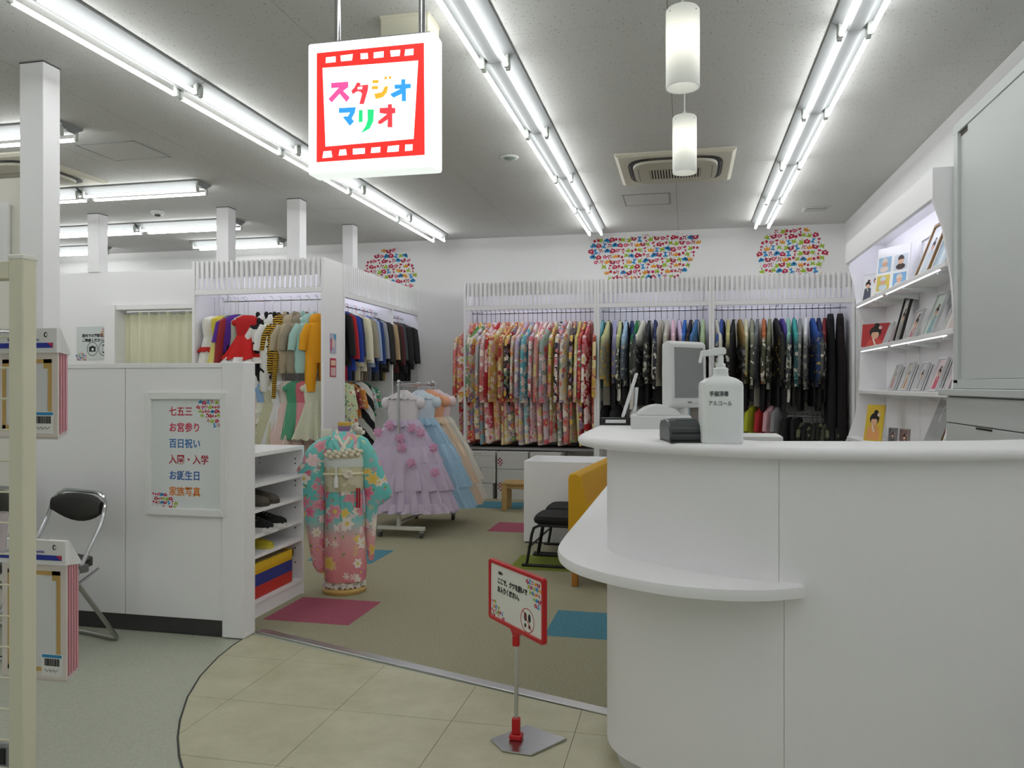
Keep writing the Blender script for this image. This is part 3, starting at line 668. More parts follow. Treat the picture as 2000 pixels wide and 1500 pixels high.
FL = dict(red=['#c8232b', '#e9a1a8', '#f3e6d8', '#e08a2c'], pink=['#e26a86', '#f5d7dc', '#fff4ee', '#c92f4a'], multi=['#d9402f', '#f0c23a', '#4f8f5c', '#f2e9dc', '#7a5fa0'], pale=['#f0c7cf', '#f7efe2', '#e08f9d', '#e8cf7a'], gold=['#d9a93a', '#f0dca0', '#c23a2e'], white=['#f4ede2', '#e7d3c8', '#d9647a'])
KIM = [('coral pink', [(0, '#e2473c'), (.35, '#d8323a'), (.6, '#ee8d84'), (1, '#f09a98')], 'pale'), ('rose red', [(0, '#d84a3e'), (.5, '#c9242e'), (1, '#ee8d92')], 'red'), ('green and yellow', [(0, '#c9372f'), (.6, '#a8b04a'), (1, '#4f9a58')], 'multi'),
       ('ivory', [(0, '#e6d7c2'), (.5, '#dcc9b4'), (1, '#e9e4dc')], 'multi'), ('pale blue', [(0, '#88b9cf'), (.4, '#b7b3a4'), (1, '#c6cddf')], 'red'), ('white and red', [(0, '#e8d8d0'), (.5, '#cf5b52'), (1, '#e9e3e4')], 'pink'),
       ('crimson', [(0, '#d06a78'), (.4, '#b81f28'), (1, '#c42430')], 'pale'), ('cream yellow', [(0, '#e3d7a8'), (.5, '#d6b04e'), (1, '#ead98d')], 'red'), ('dark red patterned', [(0, '#e4ccc0'), (.4, '#8d2c2a'), (1, '#c2312c')], 'gold'),
       ('cream and gold', [(0, '#e8dcb6'), (.5, '#c9b98a'), (1, '#e6d9a0')], 'red'), ('black and red', [(0, '#e8dfc6'), (.35, '#2a2224'), (.8, '#3b2a2a'), (1, '#c2312c')], 'multi'), ('cream', [(0, '#e9d9c0'), (.5, '#d8ccb8'), (1, '#efe8da')], 'red'),
       ('lavender', [(0, '#c3b3cc'), (.5, '#b9b0cb'), (1, '#c2b8d4')], 'pale'), ('turquoise', [(0, '#cfe0dd'), (.45, '#46a3b3'), (1, '#7fc3cf')], 'white'), ('pale pink and grey', [(0, '#e4c3c9'), (.5, '#c9b9bd'), (1, '#dcd2d8')], 'pink'),
       ('salmon pink', [(0, '#e9b6b4'), (.35, '#dd6a6a'), (.6, '#c9a99e'), (1, '#ea7f8c')], 'pale'), ('peach', [(0, '#e8cdb6'), (.5, '#e0a58a'), (1, '#e9b7ae')], 'red'), ('grey lavender', [(0, '#e4cfd0'), (.5, '#a6a2b4'), (1, '#9fc1b5')], 'pink'),
       ('yellow', [(0, '#bfcabf'), (.5, '#cdb04a'), (1, '#d9cf6a')], 'red'), ('navy', [(0, '#b9c9c0'), (.4, '#232636'), (1, '#2c3050')], 'white'), ('silver lavender', [(0, '#cfd9cf'), (.4, '#b0392f'), (.6, '#9a9ab0'), (1, '#b7b4cf')], 'red'),
       ('ivory white', [(0, '#d9564f'), (.4, '#dfd3c0'), (1, '#e8e4d8')], 'multi'), ('dark brown', [(0, '#c9b58a'), (.5, '#4a2a24'), (1, '#2c2024')], 'multi'), ('pale yellow', [(0, '#e4dca8'), (.5, '#dfd8a6'), (1, '#d8c46a')], 'pale'),
       ('scarlet', [(0, '#b52a3a'), (.5, '#c02a34'), (1, '#c93440')], 'multi'), ('deep red', [(0, '#b8242c'), (.5, '#a81f2a'), (1, '#b8343a')], 'pink'), ('brick red', [(0, '#a5602c'), (.5, '#a8402c'), (1, '#b04a34')], 'gold')]
n = len(KIM)
for i, (cn, base, fl) in enumerate(KIM):
    x = -2.535 + 1.49 * i / (n - 1); mat = floral('kimono_cloth_%d' % i, base, FL[fl], rnd.uniform(7, 12), i + 1, rnd.uniform(.46, .58), density=rnd.uniform(.75, 1))
    col = M(rnd.choice(['#eee7da', '#e9c9cf', '#d8e0d4', '#d9a0a8']), .8)
    kimono(f'{cn} floral kimono, {ORD[i]} from the left on the long kimono rail', (x, YW + .24 + rnd.uniform(-.02, .01), 2.212), R(90) - .42 * (1 - i / (n - 1)) + rnd.uniform(-.18, .12), mat, col, 'floral kimonos on the left back rail', i % 4)
# ---- dark boys' kimono (haori) in the two right bays
HB, HS, HU = [], [], []
for s in range(3):
    r = random.Random(s + 40); w = .01 + .004 * s
    HB.append(slab([(-.13, 0, .035, .016, 0), (-.16, 0, .06, .02, 0), (-.24, 0, .145, .025, 0), (-.31, 0, .2, .027, w * .3), (-.5, 0, .2, .028, w), (-.92 + .03 * s, 0, .19, .026, w)], s, 24, 26).mesh('body', DUM, True))
    HS.append([slab([(-.29, sd * .18, .02, .016, 0), (-.325, sd * .215, .05, .02, 0), (-.47, sd * .235, .062, .023, w * .3), (-.75, sd * .24, .06, .022, w), (-.80 + r.uniform(-.05, .05), sd * .235, .045, .018, w)], s + 9, 18, 30).mesh('sleeve', DUM, True) for sd in (-1, 1)])
    HU.append(slab([(-.8, 0, .15, .02, w), (-1.0, 0, .15, .02, w * 1.4), (-1.06 - .05 * s, 0, .14, .018, w * 1.4)], s, 20, 40).mesh('hakama', DUM, True))
def haori(label, loc, rz, mat, um, cm, group, v):
    garment('boys_kimono', label, 'kimono', loc, rz, [('body', HB[v], mat), ('sleeve', HS[v][0], mat), ('sleeve', HS[v][1], mat), ('hakama', HU[v], um), ('collar', KC[v], cm)], group)
H2 = [('turquoise', '#7cc9d6', '#5d7a80', '#2c6d78'), ('pale yellow', '#d6d59a', '#8a8a78', '#b7ac74'), ('lavender', '#a9a6d2', '#77779a', '#1d1c2a'), ('pale lime', '#cfd69c', '#55584e', '#141414'), ('light blue', '#a8c6e0', '#5a6470', '#101014'), ('navy', '#22345e', '#4c4c46', '#15151a'),
      ('emerald green', '#1f7a42', '#3f463c', '#121212'), ('ivory and black', '#dcdccb', '#2a2a2a', '#101010'), ('black and white', '#2a2a2c', '#3a3a3a', '#0e0e0e'), ('midnight blue', '#232c58', '#2c2c38', '#101016'), ('beige', '#b8b2a4', '#a8a294', '#8c877a'), ('stone grey', '#c4c0b4', '#8f8b80', '#2a2a2a'),
      ('pale pink', '#e2bccb', '#b0a0a0', '#1b1b1e'), ('lilac', '#cdbcd6', '#57545c', '#1b1b1e'), ('bright blue', '#2a68c0', '#3c5a86', '#15181e'), ('gold and black', '#2a2733', '#8a6a2c', '#15120e'), ('steel blue', '#4a78b0', '#45608a', '#14161a'), ('pale green', '#b7d0a4', '#6f7a68', '#18181a')]
H3 = [('ivory', '#e0dfd0', '#c9c7b6', '#26262a'), ('cobalt blue', '#3c5aa0', '#232327', '#101012'), ('straw yellow', '#c9c38a', '#191919', '#101010'), ('plain black', '#15151a', '#1a1416', '#2c1a22'), ('bronze', '#8f7440', '#2a241c', '#181410'), ('cream', '#dad9b8', '#8c8c6c', '#30301f'), ('olive grey', '#8f937e', '#55584a', '#2a2c22'), ('slate', '#6d7274', '#3c3e42', '#281c24'),
      ('rainbow collared', '#b7683a', '#4a4c3c', '#c9742a'), ('moss', '#7d8266', '#34352a', '#1c1c16'), ('black and olive', '#1c1c20', '#2c2c26', '#111111'), ('purple', '#4b3a8a', '#2c2a3c', '#1d1c1e'), ('mint', '#7fb8a4', '#4c544f', '#202022'), ('teal', '#3fa7a4', '#2a5457', '#3b9a98'), ('ash grey', '#8c8f90', '#6d6f70', '#1f1f22'),
      ('white', '#d9dadb', '#55565a', '#141416'), ('royal blue', '#23509c', '#233c66', '#131a26'), ('deep navy', '#1d2a52', '#5b5b56', '#131318'), ('black and crimson', '#7a1f2a', '#1d1718', '#101010')]
for bi, (lst, x0, x1, zr, gname, where) in enumerate(((H2, -.95, .19, 2.207, 'dark kimonos on the middle rail', 'middle back rail'), (H3, .335, 1.50, 2.202, 'dark kimonos on the right back rail', 'right back rail'))):
    for i, (cn, a, b_, c) in enumerate(lst):
        x = x0 + (x1 - x0) * i / (len(lst) - 1)
        pat = rnd.choice(['#b9b6aa', '#8f8d84', '#c9a24a', '#d8d6cc', '#7c7c80'])
        if cn in ('beige', 'stone grey', 'plain black', 'ivory'): pat = b_
        mat = dyed('haori_%d_%d' % (bi, i), a, b_, c, pat, rnd.uniform(12, 22), i + 20 * bi, rnd.uniform(.54, .62))
        haori(f'{cn} shouldered boys kimono, {ORD[i]} from the left on the {where}', (x, YW + .24, zr), R(90) + rnd.uniform(-.3, .2), mat, cloth(rnd.choice(['#141416', '#1d1d20', '#e3e0d8', '#2a2622', '#8a857a', '#101014'])), M(rnd.choice(['#ece9e0', '#d6d3c8', '#2a2a2c']), .8), gname, i % 3)
# long black outfits at the end of the right rail
LB = slab([(-.09, 0, .06, .03, 0), (-.15, 0, .13, .04, 0), (-.5, 0, .14, .045, .01), (-1.0, 0, .16, .05, .015), (-1.45, 0, .18, .05, .02)], 3, 24, 30).mesh('body', DUM, True)
for i, (x, c, lab) in enumerate(((1.555, '#121216', 'long black gown hanging beside the photo shelves, first of two'), (1.655, '#1a0f14', 'long black gown nearest the right wall, second of two'))):
    garment('long_gown', lab, 'gown', (x, YW + .22, 2.202), R(80), [('body', LB, cloth(c))], 'long black gowns')
# ---- small clothes on low back rails
SB = slab([(-.08, 0, .03, .02, 0), (-.11, 0, .09, .028, 0), (-.15, 0, .13, .03, 0), (-.3, 0, .13, .03, .006), (-.46, 0, .15, .032, .01)], 5, 20, 30).mesh('body', DUM, True)
SS = [slab([(-.13, sd * .12, .02, .018, 0), (-.16, sd * .15, .035, .022, 0), (-.36, sd * .19, .04, .022, .004)], 6, 14, 30).mesh('sleeve', DUM, True) for sd in (-1, 1)]
def small_top(label, loc, rz, c, group, cat='jacket', hk=HK_C, mat=None):
    mt = mat or cloth(c)
    garment('child_jacket', label, cat, loc, rz, [('body', SB, mt), ('sleeve', SS[0], mt), ('sleeve', SS[1], mt)], group, hk)
for i, (x, c, lab) in enumerate([(-.90, '#1c1c1e', 'small black coat low down behind the tablet stand'), (-.78, '#2e2e33', 'small charcoal coat low down beside the black one'), (-.55, '#d0d0d2', 'small pale grey coat on the low rail above the printer'), (-.40, '#c9546e', 'small pink coat, first on the low rail behind the monitor'), (-.30, '#b5304a', 'small crimson coat, second on the low rail behind the monitor'), (-.20, '#d89aa8', 'small pale pink coat, third on the low rail behind the monitor'), (-.1, '#c03a48', 'small red coat, fourth on the low rail behind the monitor')]):
    small_top(lab, (x, YW + .26, 1.177), R(70), c, 'small coats on the middle low rail')
for i, (x, c, lab) in enumerate([(.66, '#c9a0a8', 'small dusty pink jacket just right of the pump bottle'), (.74, '#b3bb2e', 'small yellow-green jacket right of the pump bottle'), (.85, '#b52a2e', 'small bright red jacket right of the yellow-green one'), (.94, '#d8a8b0', 'small pale pink jacket right of the red one'), (1.02, '#8f8f92', 'small grey jacket beside the black garment covers')]):
    small_top(lab, (x, YW + .24, 1.177), R(60), c, 'small jackets on the low right rail', mat=None)
GC = slab([(-.03, 0, .12, .02, 0), (-.06, 0, .15, .03, 0), (-.55, 0, .155, .032, .006), (-.62, 0, .15, .03, .006)], 8, 20, 12).mesh('bag', DUM, True)
for i, (x, lab) in enumerate(((1.10, 'black garment cover at the left of the low camouflage rail'), (1.20, 'black garment cover with a white edge strip beside the camouflage clothes'))):
    t = garment('garment_cover', lab, 'garment cover', (x, YW + .2, .995), R(62), [('bag', GC, cloth('#1b1b1e'))], 'black garment covers', HK_C)
    if i: MB().box(.135, .15, -.036, -.03, -.58, -.06).build('edge_strip', M('#c9c9c6', .6), t)
CAMO = [patches('camouflage_%d' % k, '#23241f', '#6a6a52', 9, .52, k) for k in range(3)]
for i in range(9):
    x = 1.27 + i * .05
    mt = CAMO[i % 3] if i % 2 == 0 else cloth(['#1c1c1e', '#2c2d28', '#4a4a3c', '#191a1c'][i // 2 % 4])
    small_top(f'dark camouflage coloured outfit, {ORD[i]} from the left on the lowest right rail', (x, YW + .22, .992), R(65), '#222', 'camouflage outfits on the lowest rail', 'outfit', HK_C, mt)

# ---- children's suits on the side rail (rail runs along world Y; front of each suit faces the viewer)
JB, JS = [], []
for s in range(3):
    L = -.60 - .05 * s
    JB.append(slab([(-.07, 0, .04, .02, 0), (-.095, 0, .09, .03, 0), (-.125, 0, .155, .034, 0), (-.17, 0, .165, .036, 0), (-.35, 0, .15, .036, .003), (L, 0, .175, .036, .006)], s, 24, 20).mesh('jacket_body', DUM, True))
    JS.append([slab([(-.12, sd * .15, .02, .022, 0), (-.15, sd * .18, .036, .03, 0), (-.32, sd * .205, .036, .03, 0), (-.55 - .03 * s, sd * .225, .034, .028, .002)], s, 16, 20).mesh('sleeve', DUM, True) for sd in (-1, 1)])
JT = slab([(-.45, 0, .12, .028, 0), (-.7, 0, .13, .028, .004), (-.80, 0, .13, .026, .005)], 3, 18, 20).mesh('trousers', DUM, True)
JV = MB().add([(-.05, -.04, -.1), (.05, -.04, -.1), (0, -.044, -.34), (-.05, -.03, -.1), (.05, -.03, -.1), (0, -.034, -.34)], [(0, 1, 2), (5, 4, 3), (0, 2, 5, 3), (1, 4, 5, 2), (0, 3, 4, 1)]).mesh('shirt_front', DUM)
SUITS = [('black with red hem', '#17171a', '#b01f26'), ('black with scarlet sleeves', '#1a1a1d', '#b01f26'), ('royal blue', '#2442a0', '#20306e'), ('dark navy', '#1f2a55', '#222226'), ('cream', '#d9d4b8', '#c9c3a8'), ('ivory', '#e0dcc6', '#8a8070'), ('taupe', '#a39a86', '#6a5f50'), ('pale blue-grey', '#9fb0cc', '#77777a'), ('blue', '#27407e', '#1f1f24'), ('silver grey', '#9a9da3', '#55565a'), ('charcoal', '#2c2c2e', '#1a1a1a'), ('olive black', '#2a2823', '#8f7d52'), ('camel', '#b79e7c', '#9a824f'), ('dark brown', '#2c2018', '#1a1714'), ('maroon', '#5a1f26', '#222'), ('pinstripe grey', '#4c4e54', '#2a2a2e'), ('black', '#1a1b1d', '#141414'), ('graphite', '#2c2e31', '#1c1c1e'), ('soot black', '#191a1c', '#111'), ('dark slate', '#34363a', '#1f2023')]
n = len(SUITS)
for i, (cn, c, c2) in enumerate(SUITS):
    y = 7.43 + 2.03 * i / (n - 1)
    if 8.64 < y < 8.73: y += .05
    v = i % 3; mt = cloth(c)
    t = garment('child_suit', f"{cn} child's suit, {ORD[i]} from the near end of the suit rail", 'suit', (-3.535, y, 2.178), rnd.uniform(-.12, .3), [('jacket_body', JB[v], mt), ('sleeve', JS[v][0], cloth(c2) if i == 1 else mt), ('sleeve', JS[v][1], cloth(c2) if i == 1 else mt), ('trousers', JT, cloth(c2))], "children's suits on the side rail", HK_C if i % 2 else HK_R)
    put('shirt_front', JV, t, None, None, M('#e9e9e6' if i % 2 == 0 else '#c9ccd6', .7))
# ---- dresses
def ruff_ring(cx, hw, ht, z, n=40, amp=.0, k=9, ph=0.):
    f_ = lambda a: amp * (math.cos(k * a + ph) + .45 * math.cos((2 * k + 3) * a + 2 * ph + 1))
    return [(cx + (hw * (1 + f_(a))) * math.cos(a), (ht * (1 + f_(a) * 1.6)) * math.sin(a), z + .008 * amp * 10 * math.sin(k * a + ph) + .004 * amp * 10 * math.sin((3 * k + 1) * a)) for a in [2 * math.pi * i / n for i in range(n)]]
def skirt_mesh(name, z0, z1, w0, w1, t0, t1, amp=.12, k=9, n=54, levels=6, ph=0., curve=1.):
    m = MB(); rr = []
    for j in range(levels + 1):
        f = j / levels; g = f ** curve
        rr.append(ruff_ring(0, w0 + (w1 - w0) * g, t0 + (t1 - t0) * g, z0 + (z1 - z0) * f, n, amp * f, k, ph + f * .4))
    m.loft(rr, True, False)
    m.loft([[(x * .97, y * .95, z + .002) for x, y, z in rr[-1]], [(x * .9, y * .85, z + .12 * abs(z1 - z0)) for x, y, z in rr[-1]]], False, True)
    return m.mesh(name, DUM, True)
def bodice_mesh(z0, z1, hw, ht): return slab([(z0 + .0, 0, hw * .45, ht * .6, 0), (z0 - .03, 0, hw * .95, ht, 0), (z0 - .10, 0, hw, ht, 0), (z1, 0, hw * .86, ht * .9, 0)], 2, 22, 10, .8).mesh('bodice', DUM, True)
def puff_mesh(z, x, r): return [MB().ball((s * x, 0, z), (r, r * .7, r * .9), 12, 8).mesh('puff_sleeve', DUM, True) for s in (-1, 1)]
BOD = bodice_mesh(-.09, -.30, .12, .05); PUF = puff_mesh(-.165, .12, .036)
SK_A = skirt_mesh('skirt', -.28, -.62, .10, .22, .045, .10, .14, 8); SK_B = skirt_mesh('skirt', -.28, -.74, .10, .19, .045, .09, .12, 10); SK_N = skirt_mesh('skirt', -.26, -.66, .10, .16, .04, .07, .1, 11)
def frill(z, w, t, h=.05, k=14): return skirt_mesh('frill', z, z - h, w * .97, w * 1.1, t * .97, t * 1.15, .08, k, 70, 2)
def dress(label, loc, rz, c, group, sk=None, c2=None, c3=None, frills=(), puffs=True, hk=HK_C, cat='dress', mat=None, name='child_dress'):
    mt = mat or cloth(c); parts = [('bodice', BOD, cloth(c2) if c2 else mt), ('skirt', sk or SK_A, mt)]
    if puffs: parts += [('puff_sleeve', PUF[0], cloth(c2) if c2 else mt), ('puff_sleeve', PUF[1], cloth(c2) if c2 else mt)]
    for f in frills: parts.append(('frill', f, cloth(c3 or c)))
    return garment(name, label, cat, loc, rz, parts, group, hk)
# ---- costumes on the top rail of the island (rail y=7.09, z=2.17)
G = "children's costumes on the upper rail"; RY = 7.07; RZ = 2.18; DROP[0] = .075
def romper(hood=True, leg=.30, tail=None, wide=.13):
    ms = {}
    ms['body'] = slab([(-.16, 0, .05, .05, 0), (-.20, 0, wide * .9, .06, 0), (-.32, 0, wide, .068, 0), (-.46, 0, wide * 1.05, .072, .004), (-.56, 0, wide, .065, .004)], 4, 22, 12, .85).mesh('body', DUM, True)
    ms['legs'] = [slab([(-.50, s * wide * .5, wide * .5, .06, 0), (-.50 - leg * .6, s * wide * .6, wide * .45, .055, 0), (-.50 - leg, s * wide * .62, wide * .34, .045, 0)], 2, 16, 12, .85).mesh('leg', DUM, True) for s in (-1, 1)]
    ms['arms'] = [MB().tube([(s * wide * .7, 0, -.2), (s * wide * 1.15, 0, -.3), (s * wide * 1.3, 0, -.44)], [.045, .042, .036], 10).mesh('sleeve', DUM, True) for s in (-1, 1)]
    ms['hood'] = MB().ball((0, .01, -.15), (.085, .065, .075), 14, 10).mesh('hood', DUM, True)
    ms['ears'] = [MB().ball((s * .06, 0, -.085), (.022, .012, .035), 8, 6).mesh('ear', DUM, True) for s in (-1, 1)]
    return ms
RP = romper(); RPW = romper(wide=.12, leg=.34); RPS = romper(leg=.16, wide=.135)
def costume(label, x, rz, ms, mat, emat=None, hood=True, ears=True, hk=HK_C, legs=True, dz=0.):
    parts = [('body', ms['body'], mat), ('sleeve', ms['arms'][0], mat), ('sleeve', ms['arms'][1], mat)]
    if legs: parts += [('leg', ms['legs'][0], mat), ('leg', ms['legs'][1], mat)]
    if hood: parts.append(('hood', ms['hood'], mat))
    if ears: parts += [('ear', ms['ears'][0], emat or mat), ('ear', ms['ears'][1], emat or mat)]
    return garment('child_costume', label, 'costume', (x, RY, RZ), rz, parts, G, hk)
FR1 = frill(-.40, .14, .065); FR2 = frill(-.58, .19, .09); FR3 = frill(-.66, .2, .095, .06); FRS = frill(-.60, .2, .09, .05, 10)
SK_R = skirt_mesh('skirt', -.28, -.53, .10, .225, .045, .12, .14, 8)
FRS = frill(-.505, .222, .118, .055, 12)
SK_T = skirt_mesh('skirt', -.28, -.80, .10, .20, .045, .11, .1, 8)
for args in [(-4.60, .75, '#ecebe6', SK_T, '#e6e2dc', '#c92f2b', (FR1, FR2), 'white tiered dress with red ruffle trims, leftmost on the costume rail'), (-4.50, .9, '#e6dc84', SK_T, '#d9c94a', '#e2b722', (FR3,), 'pale yellow dress with golden hem frill on the costume rail')]:
    dress(args[7], (args[0], RY - .03, RZ), args[1], args[2], G, args[3], args[4], args[5], args[6], False)
PLAID = stripes('grey_plaid', '#2a2b2d', '#9a9d9a', 30, 'DIAGONAL', 0)
garment('child_vest', 'grey plaid vest beside the yellow dress', 'vest', (-4.44, RY, RZ), .9, [('body', SB, PLAID)], G, HK_C)
garment('child_coat', 'black and crimson coat behind the purple shirt', 'coat', (-4.37, RY + .03, RZ), 1.1, [('body', JB[1], cloth('#1b1416')), ('skirt', JT, cloth('#6a1a24')), ('sleeve', JS[1][0], cloth('#9b2a30')), ('sleeve', JS[1][1], cloth('#9b2a30'))], G, HK_C)
garment('child_shirt', 'shiny purple shirt with red collar on the costume rail', 'shirt', (-4.37, RY - .03, RZ), .85, [('body', SB, cloth('#5a2b93')), ('sleeve', SS[0], cloth('#5a2b93')), ('sleeve', SS[1], cloth('#b52a34'))], G, HK_C)
garment('child_vest', 'pale grey-green satin vest between the purple shirt and red dress', 'vest', (-4.29, RY, RZ), .9, [('body', SB, cloth('#b7c4b4'))], G, HK_C)
dress('red dress with white fur hem on the costume rail', (-4.21, RY - .06, RZ), .55, '#cf1f1d', G, SK_R, '#c41f22', '#e9e4e2', (FRS,), True)
COW = patches('cow_patches', '#17171a', '#e2e1dd', 7, .47, 3); DOG = patches('dog_spots', '#e6e5e1', '#1b1b1d', 9, .6, 6)
costume('white furry hooded costume with big black patches', -4.07, .55, RP, COW, cloth('#17171a'))
costume('slim white costume with black ears and spots', -3.98, .8, RPW, DOG, cloth('#141416'))
t = costume('yellow tiger striped costume with a long hanging tail', -3.89, .5, RPS, stripes('tiger_stripe', '#1f1a12', '#d8a92c', 14, 'Z', 3.), cloth('#1b1712'))
MB().tube([(-.03, -.06, -.52), (-.05, -.10, -.62), (-.06, -.11, -.80), (-.07, -.11, -.98)], [.026, .024, .022, .02], 10).build('tail', stripes('tiger_tail', '#1f1a12', '#d8a92c', 18, 'Z', 1.), t, True)
costume('light beige bear romper on the costume rail', -3.78, .45, RPS, cloth('#b7a88f'), None)
costume('darker beige hooded romper beside the bear romper', -3.68, .7, RPS, cloth('#9a8f7c'), None)
costume('pale mint hooded romper on the costume rail', -3.59, .8, RPS, cloth('#a9cfc9'), None, True, True)
costume('long orange-yellow romper at the right end of the costume rail', -3.5, .9, RPW, cloth('#eba41d'), None, True, False)
# ---- party dresses on the lower rail of the island
G = 'party dresses on the lower rail'; RZ2 = 1.51; DROP[0] = .05
SK_L = skirt_mesh('skirt', -.26, -.84, .085, .25, .045, .13, .16, 10, 72); SK_M = skirt_mesh('skirt', -.26, -.66, .09, .21, .045, .11, .15, 12, 72)
TF = (frill(-.36, .12, .055), frill(-.46, .14, .065), frill(-.56, .155, .075))
for x, rz, c, c2, c3, sk, fr, lab in [(-4.20, .6, '#c9c64e', '#bdbb3e', '#d9d98c', SK_M, (), 'lime yellow dress, leftmost on the lower dress rail'), (-4.12, .7, '#dfcfca', '#d9cfc4', '#e6e0da', SK_M, (TF[2],), 'pale blush dress with frilled hem on the lower rail'), (-4.03, .5, '#dfdfcf', '#8fb0d8', '#e2e2d4', SK_N, TF, 'cream tiered dress with blue bow on the lower rail'),
                                   (-3.95, .6, '#c5c3a4', '#c9c7b0', '#d6d4c4', SK_L, (), 'olive cream tulle gown behind the white gown'), (-3.87, .45, '#dcdbdb', '#e4e6e8', '#e0dad8', SK_L, (TF[0],), 'long white satin gown with wide collar on the lower rail'), (-3.78, .6, '#e0c4bd', '#d8cfc6', '#e8d3cc', SK_L, (TF[2],), 'peach tulle gown with ruffles on the lower rail'),
                                   (-3.71, .9, '#5fa686', '#4f9a78', '#7fc0a0', SK_N, (), 'green satin dress beside the pink one'), (-3.61, .35, '#e79aa6', '#d8707e', '#eeb0b8', SK_N, (), 'rose pink kimono style dress on the lower rail'), (-3.52, .8, '#d9d9c2', '#dadbc6', '#e6e6d8', SK_M, (), 'ivory dress at the right end of the lower rail')]:
    dress(lab, (x, RY, RZ2), rz, c, G, sk, c2, c3, fr, True, HK_R if 'gown' in lab else HK_C)
# ---- colourful clothes low in the side bays
G = 'bright clothes on the lower side rail'; DROP[0] = 0.
for i, (y, c, lab, fl) in enumerate([(7.43, '#c9d6a0', 'pale green flowered kimono nearest on the lower side rail', 'pink'), (7.56, '#c9c9a4', 'cream flowered kimono, second on the lower side rail', 'multi'), (7.70, '#7a1f2a', 'maroon child kimono, third on the lower side rail', 'gold'), (7.84, '#d98f3a', 'orange child kimono, fourth on the lower side rail', 'red'), (7.98, '#8fb3d0', 'pale blue flowered kimono, fifth on the lower side rail', 'pink'), (8.12, '#9cc8c0', 'light aqua kimono with pink flowers, sixth on the lower side rail', 'pink'), (8.26, '#4f9a78', 'green child kimono, farthest on the lower side rail', 'white')]):
    small_top(lab, (-3.53, y, 1.44), rnd.uniform(0, .3), c, G, 'kimono', HK_R, floral('child_kimono_%d' % i, [(0, c)], FL[fl], 18, i + 60, .3, (-.5, -.1)))
LGK = slab([(-.08, 0, .03, .02, 0), (-.12, 0, .12, .03, 0), (-.3, 0, .15, .035, .006), (-.7, 0, .17, .035, .012), (-.95, 0, .17, .035, .014)], 5, 22, 26).mesh('body', DUM, True)
garment('child_kimono', 'long pale green flowered kimono low beside the wardrobe end', 'kimono', (-3.40, 7.42, 1.44), .2, [('body', LGK, floral('green_flower_cloth', [(0, '#d3dcb8'), (1, '#c9d6a8')], FL['multi'], 14, 77, .3, (-.95, -.1)))], G, HK_R)
garment('child_kimono', 'black and white striped sash garment on the lower side rail', 'kimono', (-3.42, 7.9, 1.44), .3, [('body', LGK, stripes('black_white_band', '#1b1b1d', '#d8d8d4', 3, 'DIAGONAL', 1.))], G, HK_R)

# ================================================================== ROLLING RACK WITH GOWNS
rr = thing('dress_rack', 'white rolling rack with chrome posts carrying full gowns', 'clothes rack', (-2.43, 6.5, 0))
ENAM = M('#d9d9d2', .35, name='cream_enamel')
for y in (0, .95):
    MB().cyl((-.02, y, .09), (-.02, y, .72), .019, n=12).build('post', ENAM, rr, smooth=True)
    MB().cyl((-.02, y, .70), (-.02, y, 1.35), .0125, n=12).build('upper_post', CHROME, rr, smooth=True)
    MB().ball((-.02, y, 1.36), .018, 10, 6).build('post_cap', CHROME, rr, True)
    BX(-.22, .22, y - .022, y + .022, .065, .1).build('foot', ENAM, rr, bev=.006)
    for x in (-.19, .19):
        c = BX(x - .02, x + .02, y - .012, y + .012, .045, .066).build('caster', STEEL, rr)
        MB().cyl((x - .012, y, .025), (x + .012, y, .025), .025, n=16).build('wheel', M('#4a4a4a', .4, name='rubber'), c, smooth=True)
MB().cyl((-.02, -.02, 1.33), (-.02, .97, 1.33), .0125, n=12).build('top_bar', CHROME, rr, smooth=True)
MB().cyl((-.02, 0, .12), (-.02, .95, .12), .014, n=10).build('lower_bar', ENAM, rr, smooth=True)
